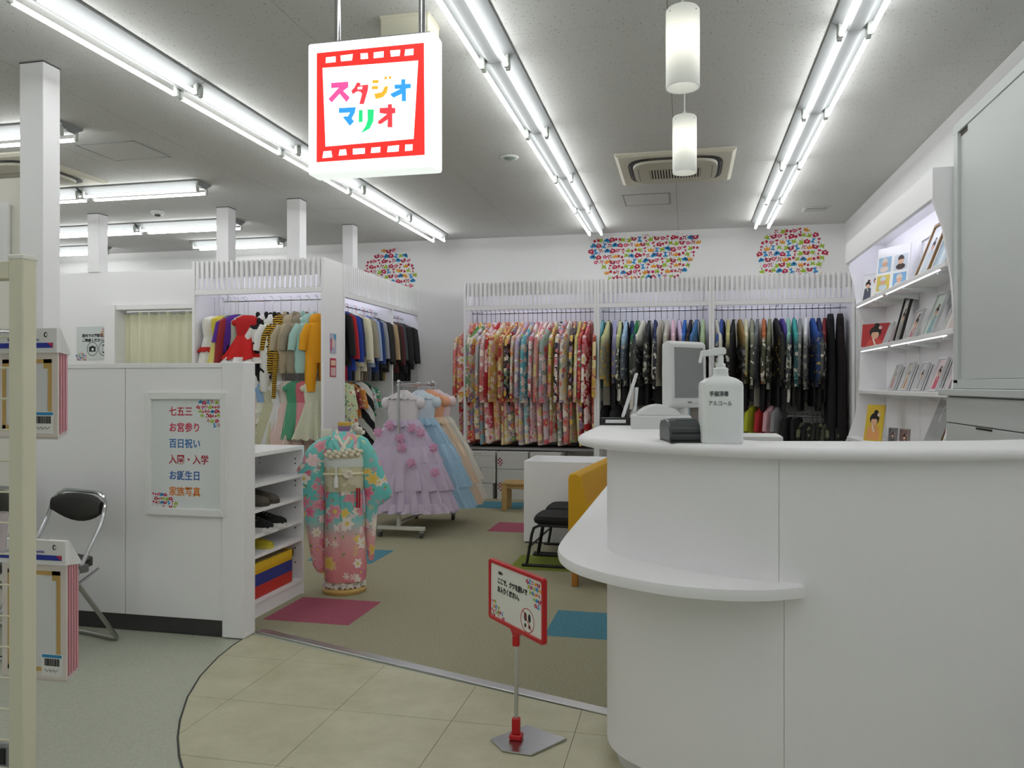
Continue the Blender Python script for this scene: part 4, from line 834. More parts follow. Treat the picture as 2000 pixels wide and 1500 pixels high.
def gown(label, y, c, c2, w, flowers=None, rz=0., z=1.335, x=-2.45, mat=None, ln=-1.16, hk=HK_C, td=1.):
    t = thing('full_gown', label, 'gown', (x, y, z), rz, 'full skirted gowns on the rolling rack'); put('hanger', hk, t)
    mt = mat or cloth(c); rg = random.Random(int(y * 100))
    put('bodice', slab([(-.05, 0, .03, .025, 0), (-.09, 0, .09, .04, 0), (-.15, 0, .14, .06, 0), (-.22, 0, .145, .065, 0), (-.34, 0, .125, .06, 0)], 2, 24, 10, .8).mesh('bodice', DUM, True), t, None, None, cloth(c2))
    for s in (-1, 1): MB().ball((s * .15, -.01, -.165), (.05, .05, .055), 14, 8).build('puff_sleeve', cloth(c2), t, True)
    prev = .12
    tiers = [(-.32, ln * .62, .12, w * .72, .06, .13, 7), (-.55, ln * .84, w * .58, w * .92, .12, .17, 8), (-.74, ln, w * .68, w, .13, .19, 10)]
    for k, (z0, z1, w0, w1, t0, t1, kk) in enumerate(tiers):
        put('skirt_tier', skirt_mesh('skirt_tier', z0, z1, w0, w1, t0 * td, t1 * td, .10, kk * 2 + k, 120, 8, k, .7), t, None, None, mt)
    put('hem_ruffle', skirt_mesh('hem_ruffle', ln + .06, ln - .02, w * .96, w * 1.04, .18 * td, .2 * td, .05, 26, 160, 2), t, None, None, mt)
    put('neck_frill', skirt_mesh('neck_frill', -.085, -.13, .10, .15, .05, .075, .10, 15, 120, 2), t, None, None, cloth(c2))
    put('waist_frill', skirt_mesh('waist_frill', -.31, -.37, .135, .17, .066, .09, .10, 13, 110, 2), t, None, None, mt)
    if flowers:
        fm = cloth(flowers)
        for (fx, fz) in [(-.20, -.42), (.0, -.47), (.02, -.55), (.18, -.42), (-.22, -.68), (.11, -.68), (.32, -.76), (.1, -.38), (-.1, -.36), (.30, -.55)]:
            m = MB(); yy = -.10 - .1 * min(1, max(0, (-fz - .35) / .4)) * math.sqrt(max(0.05, 1 - (fx / .5) ** 2))
            for q_ in range(11):
                rr_ = .030 if q_ < 6 else .014; a = q_ * 2 * math.pi / (6 if q_ < 6 else 5) + fx * 9; dy = -.002 if q_ < 6 else -.012
                m.ball((fx + rr_ * math.cos(a), yy + dy, fz + rr_ * math.sin(a)), (.016 if q_ < 6 else .011, .007, .016 if q_ < 6 else .011), 8, 5)
            m.build('fabric_flower', fm, t, True)
    return t
MAUVE = M('#cfc0d8', .8, bump=.3, bscale=14, var=.06, name='mauve_tulle')
gown('mauve tulle ball gown with pink fabric flowers at the front of the rack', 6.62, '#cfc0d8', '#dcd7dc', .45, '#dba3c6', .12, mat=MAUVE, ln=-1.10)
gown('pale blue full gown behind the mauve one', 6.95, '#a9cbe2', '#cfdbe6', .48, None, .2, ln=-1.12, x=-2.41, td=.62)
gown('peach full gown third on the rolling rack', 7.19, '#e6cdb4', '#e6a886', .47, None, .2, ln=-1.12, x=-2.40, td=.55)
gown('ivory full gown farthest on the rolling rack', 7.40, '#e3e0d6', '#e6d2d6', .46, None, .2, ln=-1.1, x=-2.40, td=.5)

# ================================================================== KIMONO MANNEQUIN
mq = thing('kimono_mannequin', "child mannequin in a turquoise and pink floral kimono on a round wooden base", 'mannequin', (-2.16, 4.74, 0), R(22))
KX = .0033; U0 = 671
def zx(v): return 1.33 - (v - 752) * 5.08 / 1538
def lv(rows, ht, y=0., wave=0., k=30.):
    return [(zx(v), (a + b) / 2 * KX - U0 * KX, (b - a) / 2 * KX, ht if not isinstance(ht, (list, tuple)) else ht[i], wave) for i, (v, a, b) in enumerate(rows)]
TURQ = floral('turquoise_furisode', [(0, '#e58f93'), (.12, '#ea9a9d'), (.30, '#e9b7b4'), (.42, '#8fd0cc'), (.6, '#6fcfcb'), (1, '#7fd3cd')], ['#e0608a', '#f4d7d8', '#f2cf4a', '#f7ece0', '#e88aa0'], 11, 5, .48, (.10, .98), .65, '#86ad62', .68)
MB().lathe([(.135, 0), (.14, .006), (.14, .022), (.13, .03)], 40, (0, 0, 0)).build('wooden_base', M('#c9a561', .5, name='pale_wood', var=.08, bscale=20), mq, True)
MB().cyl((0, 0, .03), (0, 0, .5), .02).build('stand_pole', STEEL, mq)
lace = MB(); rows_ = []
for j, (z, r) in enumerate(((.19, .115), (.12, .125), (.07, .13), (.035, .132))):
    rows_.append([(r * (1 + .07 * math.cos(16 * a) * (j / 3)) * math.cos(a), r * .75 * (1 + .07 * math.cos(16 * a) * (j / 3)) * math.sin(a), z + .008 * math.sin(24 * a) * (j == 3)) for a in [2 * math.pi * i / 96 for i in range(96)]])
lace.loft(rows_).build('lace_underskirt', patches('white_lace', '#b9b4ac', '#ece9e4', 60, .42), mq, True)
def wrap(rows, ht, sq=.8, n=40, wave=0., k=30, seed=1): return slab(lv(rows, ht, 0, wave, k), seed, n, k, sq)
wrap([(950, 636, 706), (1000, 634, 709), (1050, 633, 712), (1100, 632, 715), (1128, 633, 714), (1132, 635, 712)], [.095, .10, .10, .105, .11, .108], .75, 44, .003, 40).build('kimono_skirt', TURQ, mq, True)
MB().box(-.012, .004, -.108, -.098, zx(1130), zx(957)).build('overlap_fold', TURQ, mq)
wrap([(842, 660, 684), (850, 648, 697), (862, 638, 708), (880, 635, 710), (900, 635, 708), (952, 635, 707)], [.05, .065, .08, .09, .095, .092], .8, 40).build('kimono_torso', TURQ, mq, True)
wrap([(886, 635, 708), (890, 633, 710), (955, 633, 709), (958, 635, 707)], [.098, .104, .104, .1], .8, 40).build('obi', patches('obi_brocade', '#d3cda9', '#e4dfc6', 16, .5), mq, True)
wrap([(893, 632.5, 710.5), (896, 631.5, 711), (908, 631.5, 711), (911, 632.5, 710.5)], [.105, .108, .108, .105], .8, 40).build('obi_band', M('#dfe5df', .6, name='pale_silk'), mq, True)
MB().tube([(x, -.108 * math.sqrt(max(.02, 1 - (x / .135) ** 2)) ** .35 - .004, zx(923)) for x in [-.125 + .025 * i for i in range(11)]], .007, 8).build('obi_cord', M('#e6ddb8', .6, name='cream_cord'), mq, True)
m = MB()
for i in range(9): m.ball((-.03 + .02 * math.cos(i * .8) + .06, -.118, zx(923) + .018 * math.sin(i * .8)), (.014, .008, .014), 8, 5)
m.build('obi_ornament', M('#e8e0cf', .6, name='ornament_ivory'), mq, True)
t_ = MB().tube([(-.045, -.115, zx(908)), (-.045, -.118, zx(925))], .005, 8).lathe([(.006, 0), (.014, -.02), (.014, -.075), (.006, -.078)], 12, (-.045, -.118, zx(925)))
t_.build('white_tassel', M('#efefec', .8, name='white_tassel'), mq, True)
for dx in (.085, .1): BX(dx - .006, dx + .006, -.118, -.108, zx(988), zx(950)).build('red_sash_end', M('#b01f2c', .7, name='sash_red'), mq, bev=.002)
m = MB()
for i in range(16):
    a = i / 15; m.ball((-.105 + .21 * a, -.092 - .02 * math.sin(a * math.pi), zx(886) + .018 * math.sin(i * 2.1) + .018 * a), (.018, .014, .016), 8, 6)
m.build('obi_scarf', M('#e6dcc4', .85, name='cream_scarf'), mq, True)
for s in (-1, 1):
    MB().tube([(s * .02, .045, zx(836)), (s * .045, -.01, zx(842)), (s * .03, -.07, zx(856)), (-s * .012, -.095, zx(876))], .012, 8).build('inner_collar', M('#ece4d4', .8, name='inner_collar_cream'), mq, True)
    MB().tube([(s * .035, .045, zx(840)), (s * .062, -.015, zx(848)), (s * .05, -.08, zx(866)), (s * .005, -.1, zx(886))], .016, 8).build('outer_collar', M('#7fd0ca', .7, name='turquoise_silk'), mq, True)
MB().lathe([(.042, zx(846)), (.04, zx(838)), (.04, zx(832))], 24).build('neck', M('#8d6f9c', .6, name='purple_neck'), mq, True)
MB().lathe([(.0405, zx(832)), (.041, zx(826)), (.036, zx(824))], 24).build('neck_cap', M('#c9a54a', .5, name='gold_cap'), mq, True)
m = MB()
for i in range(12):
    a = rnd.uniform(0, 6.28); m.ball((.09 + .03 * math.cos(a), -.0 + .02 * math.sin(a), zx(838) + rnd.uniform(-.03, .03)), (.016, .012, .016), 8, 5)
m.build('shoulder_flowers', M('#e6ded6', .8, name='cream_petals'), mq, True)
wrap([(838, 628, 648), (848, 626, 650), (856, 632, 650)], [.03, .035, .03], .8, 20).build('back_bow', M('#e6e2d2', .8, name='bow_ivory'), mq, True)
wrap([(850, 640, 652), (858, 622, 648), (870, 606, 642), (888, 594, 640), (905, 584, 638), (916, 580, 637), (940, 583, 635), (1000, 594, 634), (1060, 604, 634), (1100, 611, 634), (1113, 618, 634), (1117, 624, 632)], [.04, .055, .06, .06, .055, .05, .045, .04, .04, .04, .036, .03], .75, 30, .006, 50, 4).build('sleeve', TURQ, mq, True)
wrap([(850, 692, 704), (858, 694, 716), (875, 697, 727), (905, 702, 741), (940, 707, 754), (964, 710, 764), (972, 711, 765), (982, 711, 750), (992, 712, 736), (1020, 712, 734), (1060, 714, 731), (1092, 717, 729), (1096, 719, 727)], [.04, .055, .06, .055, .05, .045, .045, .04, .036, .034, .034, .032, .028], .75, 30, .006, 50, 6).build('sleeve', TURQ, mq, True)

# ================================================================== NOTICE FRAME ON THE PARTITION
RX90 = (R(90), 0, 0)
fr = thing('framed_notice', 'white framed notice with coloured Japanese lines on the low partition', 'framed notice', (-2.60, 3.73, .635))
fw, fh = .49, .657
BX(-fw / 2 + .03, fw / 2 - .03, -.008, -.002, .03, fh - .03).build('sheet', M('#e4e8e8', .3, name='notice_sheet'), fr)
for pts in ([(-fw / 2, 0), (fw / 2, 0), (fw / 2 - .038, .038), (-fw / 2 + .038, .038)], [(-fw / 2, fh), (fw / 2, fh), (fw / 2 - .038, fh - .038), (-fw / 2 + .038, fh - .038)], [(-fw / 2, 0), (-fw / 2 + .038, .038), (-fw / 2 + .038, fh - .038), (-fw / 2, fh)], [(fw / 2, 0), (fw / 2 - .038, .038), (fw / 2 - .038, fh - .038), (fw / 2, fh)]):
    MB().prism_y(pts, -.022, -.001).build('frame_rail', M('#eeeeee', .4, name='frame_white'), fr, bev=.002)
for i, (s, c) in enumerate((('七五三', '#c2203f'), ('お宮参り', '#d1204f'), ('百日祝い', '#1f6fb8'), ('入園・入学', '#b01f38'), ('お誕生日', '#1f5fae'), ('家族写真', '#e0812a'))):
    text(s, .053, M(c, .5), fr, (-.105, -.0085, .535 - i * .0855), RX90, 'lettering', .0008, sx=.9)
confetti('corner_print', lambda x, z: ((x - .205) / .14) ** 2 + ((z - .62) / .15) ** 2 < 1 and x < .203 and z < .615, .06, .205, .46, .615, .024, fr, -.0085, 11)
confetti('corner_print', lambda x, z: ((x + .2) / .15) ** 2 + ((z - .04) / .085) ** 2 < 1 and x > -.203 and z > .043, -.203, -.05, .043, .125, .022, fr, -.0085, 12)
# wall notice by the curtain
wn = thing('wall_notice', 'pale notice with camera and phone pictograms beside the curtain', 'notice', (-6.25, 7.329, 1.60))
BX(-.21, .21, -.004, 0, 0, .36).build('sheet', M('#d6dcdb', .4, name='notice_grey'), wn)
text('店内での撮影は', .038, DARK, wn, (-.14, -.005, .25), RX90, 'lettering', .0015)
text('ご遠慮ください。', .038, DARK, wn, (-.14, -.005, .20), RX90, 'lettering', .0015)
for x in (-.01, .135):
    m = MB(); a_ = ell(x, .12, .068, .075, 20); b_ = ell(x, .12, .062, .069, 20)
    m.add([(p[0], -.005, p[1]) for p in a_ + b_], [(i, (i + 1) % 20, 20 + (i + 1) % 20, 20 + i) for i in range(20)]); m.build('ring', DARK, wn)
flat(wn, 'camera_pictogram', [[(-.05, .09), (.03, .09), (.03, .145), (.005, .145), (0, .155), (-.02, .155), (-.025, .145), (-.05, .145)]], DARK, -.005)
flat(wn, 'camera_lens', [ell(-.005, .115, .016, .016, 12)], M('#d6dcdb', .4, name='notice_grey'), -.0062)
flat(wn, 'phone_pictogram', [[(.115, .075), (.155, .075), (.155, .165), (.115, .165)]], DARK, -.005); flat(wn, 'phone_screen', [[(.12, .088), (.15, .088), (.15, .152), (.12, .152)]], M('#d6dcdb', .4, name='notice_grey'), -.0062)
BRN = [M(c, .6, name='print_brown_' + c[1:]) for c in ('#8f7a55', '#b09a6a', '#77704f')]
confetti('corner_print', lambda x, z: ((x - .16) / .07) ** 2 + ((z - .29) / .07) ** 2 < 1, .09, .2, .22, .35, .022, wn, -.005, 21)
confetti('corner_print', lambda x, z: ((x + .15) / .07) ** 2 + ((z - .02) / .06) ** 2 < 1 and z > .005, -.21, -.08, .005, .08, .022, wn, -.005, 22)

# ================================================================== SHOE SHELF
sh = thing('shoe_shelf', 'white open shoe shelf standing behind the low partition', 'shoe shelf', (-2.385, 3.86, 0), 0)
SD, SL, ST = .36, .77, .945       # depth in -x, length in +y
BX(-SD, 0, 0, SL, ST - .025, ST).build('top', WHITE, sh, bev=.002)
BX(-SD, 0, SL - .022, SL, 0, ST - .025).build('side_panel', WHITE, sh, bev=.001); BX(-SD, 0, 0, .022, 0, ST - .025).build('side_panel', WHITE, sh, bev=.001)
BX(-SD, -SD + .012, .022, SL - .022, 0, ST - .025).build('back_panel', WHITE, sh)
for z in (.10, .36, .475, .62, .765): BX(-SD + .012, -.004, .022, SL - .022, z - .02, z).build('shelf_board', WHITE, sh, bev=.001)
BX(-.03, -.012, .022, SL - .022, 0, .08).build('plinth', WHITE, sh)
m = MB()
for z in (.20, .29, .42, .55, .69, .72, .83, .86):
    for x in (-.05, -.3): m.cyl((x, SL - .0225, z), (x, SL - .021, z), .004, n=8)
    m.cyl((-.05, SL - .0225 - .0005, z), (-.05, SL - .0225, z), .005, n=8)
m.build('peg_hole', M('#3a3a3a', .8, name='peg_dark'), sh)
def shoe(label, y, z, c, sole, rz=0., x=-2.52, sc=1.):
    t = thing('shoe', label, 'shoe', (x, 3.86 + y, z), rz, 'shoes on the shelf'); t.scale = (sc, sc, sc)
    def ring(x_, w, h, z0=.02): return [(x_, w * math.cos(a), z0 + (h if math.sin(a) > 0 else .0) * math.sin(a)) for a in [2 * math.pi * i / 16 for i in range(16)]]
    MB().loft([ring(-.115, .018, .045), ring(-.10, .032, .062), ring(-.05, .038, .068), ring(0, .04, .06), ring(.05, .045, .045), ring(.095, .042, .036), ring(.12, .028, .026), ring(.13, .008, .012)]).build('upper', cloth(c), t, True)
    so = [(x_, s * w) for s in (1, -1) for x_, w in ([(-.118, .012), (-.105, .034), (-.03, .038), (.05, .048), (.1, .045), (.13, .015)] if s == 1 else [(.13, .015), (.1, .045), (.05, .048), (-.03, .038), (-.105, .034), (-.118, .012)])]
    MB().prism(so, .001, .024).build('sole', M(sole, .7), t)
    MB().lathe([(.026, .078), (.03, .072), (.024, .068)], 16, (-.055, 0, 0)).build('opening', M('#22201f', .9, name='shoe_inside'), t)
    for k in range(3): BX(-.004, .004, -.026, .026, 0, .005).build('lace', M('#7a746c', .8), t, loc=(.005 + k * .02, 0, .072 - k * .008))
shoe('grey-brown slip-on shoe on the shoe shelf, nearer one', .33, .62, '#5c544c', '#4a433a', R(8)); shoe('grey-brown slip-on shoe on the shoe shelf, farther one', .45, .62, '#5c544c', '#4a433a', R(4))
shoe('black sneaker with white sole on the shoe shelf, nearer one', .34, .475, '#141416', '#e0e0de', R(-5), -2.5, 1.1); shoe('black sneaker with white sole on the shoe shelf, farther one', .48, .475, '#141416', '#e0e0de', R(5), -2.5, 1.1)
shoe('small yellow shoe low on the shoe shelf', .40, .36, '#c2b02f', '#d6c84a', R(0), -2.5, .8)
bx = thing('shoe_box', 'yellow, blue and red striped box on the bottom shelf', 'box', (-2.55, 4.24, .10))
for z0, z1, c in ((0, .07, '#c8312b'), (.07, .14, '#2b3a8c'), (.14, .195, '#e3b312')):
    BX(-.14, .14, -.28, .28, z0 + .001, z1).build('band', M(c, .5), bx)
m = MB().box(-.145, .145, -.285, -.273, .165, .205).box(-.145, .145, .273, .285, .165, .205).box(-.145, -.133, -.285, .285, .165, .205).box(.133, .145, -.285, .285, .165, .205)
m.build('rim', M('#e8c02a', .5), bx)
BX(-.133, .133, -.273, .273, .195, .198).build('lid_panel', M('#b9ad8a', .7), bx)

# ================================================================== SIGN STAND
ss = thing('sign_stand', 'red-framed floor sign on a thin metal pole asking to remove shoes', 'sign stand', (-.62, 2.877, 0), 0)
SRED = M('#c4141d', .35, name='sign_red')
# base
poly = [(-.11, -.08), (.07, -.13), (.155, .02), (-.01, .11), (-.14, .0)]
MB().prism([(x + .03, y + .015) for x, y in [(-.125, -.035), (-.06, -.115), (.05, -.125), (.155, .03), (-.015, .115)]], .0, .008).build('base_plate', M('#b9babd', .25, 1., name='base_chrome'), ss, bev=.002)
BX(-.024, .024, -.02, .02, .008, .028).build('base_block', SRED, ss, bev=.004)
BX(-.015, .015, -.013, .013, .028, .088).build('base_sleeve', SRED, ss, bev=.004)
MB().cyl((0, 0, .07), (0, 0, .385), .0075, n=14).build('pole', CHROME, ss, smooth=True)
BX(-.013, .013, -.011, .011, .355, .395).build('clamp_sleeve', SRED, ss, bev=.003)
sp = bpy.data.objects.new('sign_panel', None)
ang = R(-47); KX_, KZ_ = 1.27, 1.09
ca, sa = math.cos(ang), math.sin(ang)
def rot2(mb):
    mb.v = [(x * ca - y * sa, x * sa + y * ca, z) for x, y, z in mb.v]; return mb
zb = .412; ph = .235; pw = .40
def rrect(hw, z0, z1, r, n=5):
    o_ = []
    for cx, cz, a0 in ((hw - r, z0 + r, -90), (hw - r, z1 - r, 0), (-hw + r, z1 - r, 90), (-hw + r, z0 + r, 180)):
        for i in range(n + 1): a = R(a0 + 90 * i / n); o_.append((cx + r * math.cos(a), cz + r * math.sin(a)))
    return o_
rot2(MB().prism_y([(-.035, zb + .002), (.035, zb + .002), (.014, zb - .022), (-.014, zb - .022)], -.008, .008)).build('clamp', SRED, ss, bev=.002)
m = MB(); o1 = rrect(pw / 2, zb, zb + ph, .014); i1 = rrect(pw / 2 - .014, zb + .016, zb + ph - .014, .01); N_ = len(o1)
vs = [(x, -.009, z) for x, z in o1] + [(x, -.009, z) for x, z in i1] + [(x, .009, z) for x, z in o1] + [(x, .009, z) for x, z in i1]
fs = []
for i in range(N_):
    j = (i + 1) % N_
    fs += [(i, j, N_ + j, N_ + i), (2 * N_ + j, 2 * N_ + i, 3 * N_ + i, 3 * N_ + j), (i, 2 * N_ + i, 2 * N_ + j, j), (N_ + j, 3 * N_ + j, 3 * N_ + i, N_ + i)]
m.add(vs, fs); rot2(m).build('red_frame', SRED, ss, bev=.002)
pn = rot2(MB().box(-pw / 2 + .008, pw / 2 - .008, -.004, .004, zb + .008, zb + ph - .008)).build('sheet', M('#e9e9e2', .35, name='sign_sheet'), ss)
def fl_(name, polys, mat, y=-.0046): 
    o_ = flat(ss, name, polys, mat, y); o_.rotation_euler = (0, 0, ang); return o_
def tx_(s, size, x, z, bold=.0009):
    p = Vector((x, -.0052, z)); p.rotate(Matrix.Rotation(ang, 3, 'Z'))
    text(s, size, DARK, ss, p, (R(90), 0, ang), 'lettering', bold, sx=.9)
X_ = lambda x: x * KX_
Z_ = lambda z: zb + z * KZ_
tx_('お願い', .013, X_(-.1), Z_(.172), .0004); tx_('ここで、クツを脱いで', .0245, X_(-.105), Z_(.140)); tx_('お入りください。', .0245, X_(-.105), Z_(.110))
o_ = confetti('corner_print', lambda x, z: ((x - X_(.142)) / .095) ** 2 + ((z - Z_(.2)) / .1) ** 2 < 1 and x < X_(.14) and z < Z_(.198), X_(.06), X_(.14), Z_(.1), Z_(.2), .019, ss, -.0046, 31); o_.rotation_euler = (0, 0, ang)
o_ = confetti('corner_print', lambda x, z: ((x + X_(.142)) / .095) ** 2 + ((z - Z_(.016)) / .06) ** 2 < 1 and x > -X_(.14) and z > Z_(.019), -X_(.14), -X_(.06), Z_(.019), Z_(.08), .018, ss, -.0046, 32); o_.rotation_euler = (0, 0, ang)
RC = (X_(.068), Z_(.055))
m = MB(); a_ = ell(RC[0], RC[1], .047, .045, 28); b_ = ell(RC[0], RC[1], .044, .042, 28)
m.add([(p[0], -.0048, p[1]) for p in a_ + b_], [(i, (i + 1) % 28, 28 + (i + 1) % 28, 28 + i) for i in range(28)]); o_ = m.build('red_ring', SRED, ss); o_.rotation_euler = (0, 0, ang)
for sx_ in (-1, 1):
    fl_('shoe_print', [ell(RC[0] + sx_ * .014, RC[1] + .011, .0088, .016, 12)], DARK); fl_('heel_print', [ell(RC[0] + sx_ * .014, RC[1] - .02, .007, .008, 10)], DARK)
fl_('strike_line', [[(RC[0] - .031, RC[1] + .031), (RC[0] - .029, RC[1] + .033), (RC[0] + .031, RC[1] - .031), (RC[0] + .029, RC[1] - .033)]], SRED, -.0056)

# ================================================================== COUNTER
def cat_rom(pts, n=6):
    out = []
    for i in range(len(pts) - 1):
        p0 = Vector(pts[max(i - 1, 0)]); p1 = Vector(pts[i]); p2 = Vector(pts[i + 1]); p3 = Vector(pts[min(i + 2, len(pts) - 1)])
        for k in range(n):
            t = k / n
            out.append(tuple(.5 * ((2 * p1) + (-p0 + p2) * t + (2 * p0 - 5 * p1 + 4 * p2 - p3) * t * t + (-p0 + 3 * p1 - 3 * p2 + p3) * t ** 3)))
    out.append(tuple(pts[-1])); return out
ct = thing('reception_counter', 'curved white reception counter with a lower writing ledge', 'counter', (.3, 2.9, 0))
OX, OY = .3, 2.9
L_ = lambda pts: [(x - OX, y - OY) for x, y in pts]
top_out = cat_rom([(-.385, 3.66), (-.388, 3.3), (-.388, 2.98), (-.375, 2.80), (-.30, 2.66), (-.175, 2.565), (.044, 2.45), (.2, 2.405), (.353, 2.385), (.65, 2.42), (.951, 2.51), (1.25, 2.65), (1.6, 2.86)], 6)
top_in = [(1.75, 3.3), (1.25, 3.02), (.95, 2.85), (.6, 2.73), (.24, 2.66), (.1, 2.75), (-.03, 3.0), (-.06, 3.28), (-.235, 3.24), (-.205, 3.66)]
def slab_edge(poly, z1, th, r, nseg=4):
    "counter slab with a rounded outer edge; poly is in local coordinates"
    N = len(poly); rings = []
    def off(d):
        o_ = []
        for i in range(N):
            a = Vector(poly[i - 1]); b_ = Vector(poly[i]); c = Vector(poly[(i + 1) % N])
            e1 = (b_ - a); e2 = (c - b_); n1 = Vector((e1.y, -e1.x)); n2 = Vector((e2.y, -e2.x))
            if n1.length: n1.normalize()
            if n2.length: n2.normalize()
            nn = (n1 + n2); nn = nn.normalized() if nn.length > 1e-6 else n1
            o_.append(b_ - nn * d)
        return o_
    for k in range(nseg + 1):
        a = -math.pi / 2 + math.pi * k / nseg
        rings.append([(p.x, p.y, z1 - th / 2 + th / 2 * math.sin(a)) for p in off(r * (1 - math.cos(a)))])
    return MB().loft(rings)
ZT = 1.15
slab_edge(L_(top_out + top_in), ZT, .036, .016, 6).build('counter_top', WHITE, ct, True)
body_out = cat_rom([(-.283, 3.66), (-.284, 3.3), (-.284, 2.98), (-.274, 2.83), (-.225, 2.72), (-.12, 2.625), (.06, 2.505), (.2, 2.455), (.353, 2.435), (.65, 2.47), (.951, 2.56), (1.25, 2.70), (1.6, 2.91)], 6)
body_in = [(1.75, 3.2), (1.25, 2.95), (.95, 2.78), (.6, 2.66), (.24, 2.6), (.05, 2.66), (-.1, 2.75), (-.2, 2.95), (-.22, 3.66)]
MB().prism([(x, y + .02) if i > 30 else (x + .017, y + .01) for i, (x, y) in enumerate(L_(body_out[2:-2]))] + L_(body_in), .07, ZT - .038).build('carcass', WHITE, ct)
def shell(pts, d0, d1, z0, z1):
    P_ = [Vector(p) for p in pts]; o1, o2 = [], []
    for i, p in enumerate(P_):
        t = (P_[min(i + 1, len(P_) - 1)] - P_[max(i - 1, 0)]).normalized(); nn = Vector((t.y, -t.x))     # right-hand side = outside? fixed below
        o1.append((p - nn * d0)); o2.append((p - nn * d1))
    return MB().prism([(p.x, p.y) for p in o1] + [(p.x, p.y) for p in reversed(o2)], z0, z1)
bo = L_(body_out); split = min(range(len(bo)), key=lambda i: abs(bo[i][0] + OX - .275))
def cut(x):   # insert an exact point at x on the front run
    for i in range(len(bo) - 1):
        if i > 20 and bo[i][0] <= x <= bo[i + 1][0]:
            f = (x - bo[i][0]) / (bo[i + 1][0] - bo[i][0]); return i, (x, bo[i][1] + (bo[i + 1][1] - bo[i][1]) * f)
    return len(bo) - 2, bo[-1]
for x, za, zb_ in ((.268 - OX, .7481, ZT - .037), (.282 - OX, .06, .7115)):
    i, p = cut(x - .0005); shell(bo[:i + 1] + [p], 0, .016, za, zb_).build('front_panel', WHITE, ct, True)
i, p = cut(.268 - OX + .0005); shell([p] + bo[i + 1:], 0, .016, .7305, ZT - .037).build('front_panel', WHITE, ct, True)
i, p = cut(.282 - OX + .0005); shell([p] + bo[i + 1:], 0, .016, .06, .7305).build('front_panel', WHITE, ct, True)
shell(bo, .035, .05, 0, .06).build('toe_kick', M('#d9d9d9', .5, name='toe_kick'), ct, True)
led_out = cat_rom([(-.45, 4.72), (-.452, 4.2), (-.455, 3.5), (-.457, 2.95), (-.44, 2.74), (-.37, 2.57), (-.246, 2.44), (-.074, 2.345), (.08, 2.315), (.22, 2.335), (.335, 2.395)], 6)
led_in = [(.335, 2.45), (.2, 2.48), (.06, 2.53), (-.1, 2.63), (-.22, 2.74), (-.26, 2.86), (-.268, 3.0), (-.268, 3.66), (.2, 3.68), (.2, 4.72)]
slab_edge(L_(led_out + led_in), .748, .032, .003, 2).build('writing_ledge', WHITE, ct, True)
MB().prism(L_([(-.28, 3.66), (-.262, 3.66), (-.262, 4.68), (-.28, 4.68)]), 0, .711).build('side_panel', WHITE, ct)
MB().prism(L_([(-.26, 3.2), (.55, 3.2), (.55, 4.7), (-.26, 4.7)]), .70, .735).build('inner_desk', WHITE, ct)
BX(-.2 - OX + .0, .15 - OX, 3.30 - OY, 3.62 - OY, .735, 1.13).build('inner_cabinet', WHITE, ct, bev=.003)

# ---- pump bottle
pb = thing('pump_bottle', 'white hand sanitiser pump bottle on the counter', 'pump bottle', (.105, 2.53, ZT), R(8))
BOT = M('#eceff0', .35, name='white_plastic', trans=0.)
def rsq(hw, hd, z, r=.014, n=5):
    o_ = []
    for cx, cy_, a0 in ((hw - r, -hd + r, -90), (hw - r, hd - r, 0), (-hw + r, hd - r, 90), (-hw + r, -hd + r, 180)):
        for i in range(n + 1): a = R(a0 + 90 * i / n); o_.append((cx + r * math.cos(a), cy_ + r * math.sin(a), z))
    return o_
MB().loft([rsq(.058, .04, .0), rsq(.062, .044, .005), rsq(.063, .045, .06), rsq(.063, .045, .175), rsq(.061, .043, .188), rsq(.045, .034, .2), rsq(.024, .023, .207), rsq(.022, .022, .213)]).build('bottle', BOT, pb, True)
MB().lathe([(.0225, .209), (.0225, .231), (.019, .234)], 24).build('screw_cap', BOT, pb, True)
MB().lathe([(.015, .233), (.015, .245), (.009, .248), (.009, .272)], 20).build('pump_stem', BOT, pb, True)
MB().prism_y([(-.068, .249), (-.06, .247), (-.056, .268), (.012, .274), (.016, .28), (.016, .292), (.008, .297), (-.02, .296), (-.03, .291), (-.06, .287), (-.063, .272)], -.009, .009).build('pump_nozzle', BOT, pb, bev=.003, seg=2)
text('手指消毒', .017, M('#55585c', .6), pb, (-.042, -.0456, .147), RX90, 'lettering', .0005, sx=.85); text('アルコール', .017, M('#6a6d70', .6), pb, (-.046, -.0456, .118), RX90, 'lettering', .0002, sx=.85)
# ---- card terminal
te = thing('card_terminal', 'dark grey card printer with a domed lid left of the pump bottle', 'card terminal', (-.012, 2.585, ZT), R(14))
MB().prism_x([(-.075, .004), (-.08, .02), (-.072, .05), (-.045, .066), (0, .072), (.06, .066), (.075, .05), (.075, .004)], -.058, .058).build('housing', M('#3d4143', .35, name='dark_grey_plastic'), te, bev=.006, seg=2)
BX(-.03, .035, -.03, .035, .066, .0735).build('display', M('#6a7073', .15, name='grey_screen'), te, bev=.002)
BX(-.056, .056, -.079, .074, 0, .006).build('foot', DARK, te)
BX(-.05, .05, -.0815, -.078, .03, .034).build('paper_slot', DARK, te)
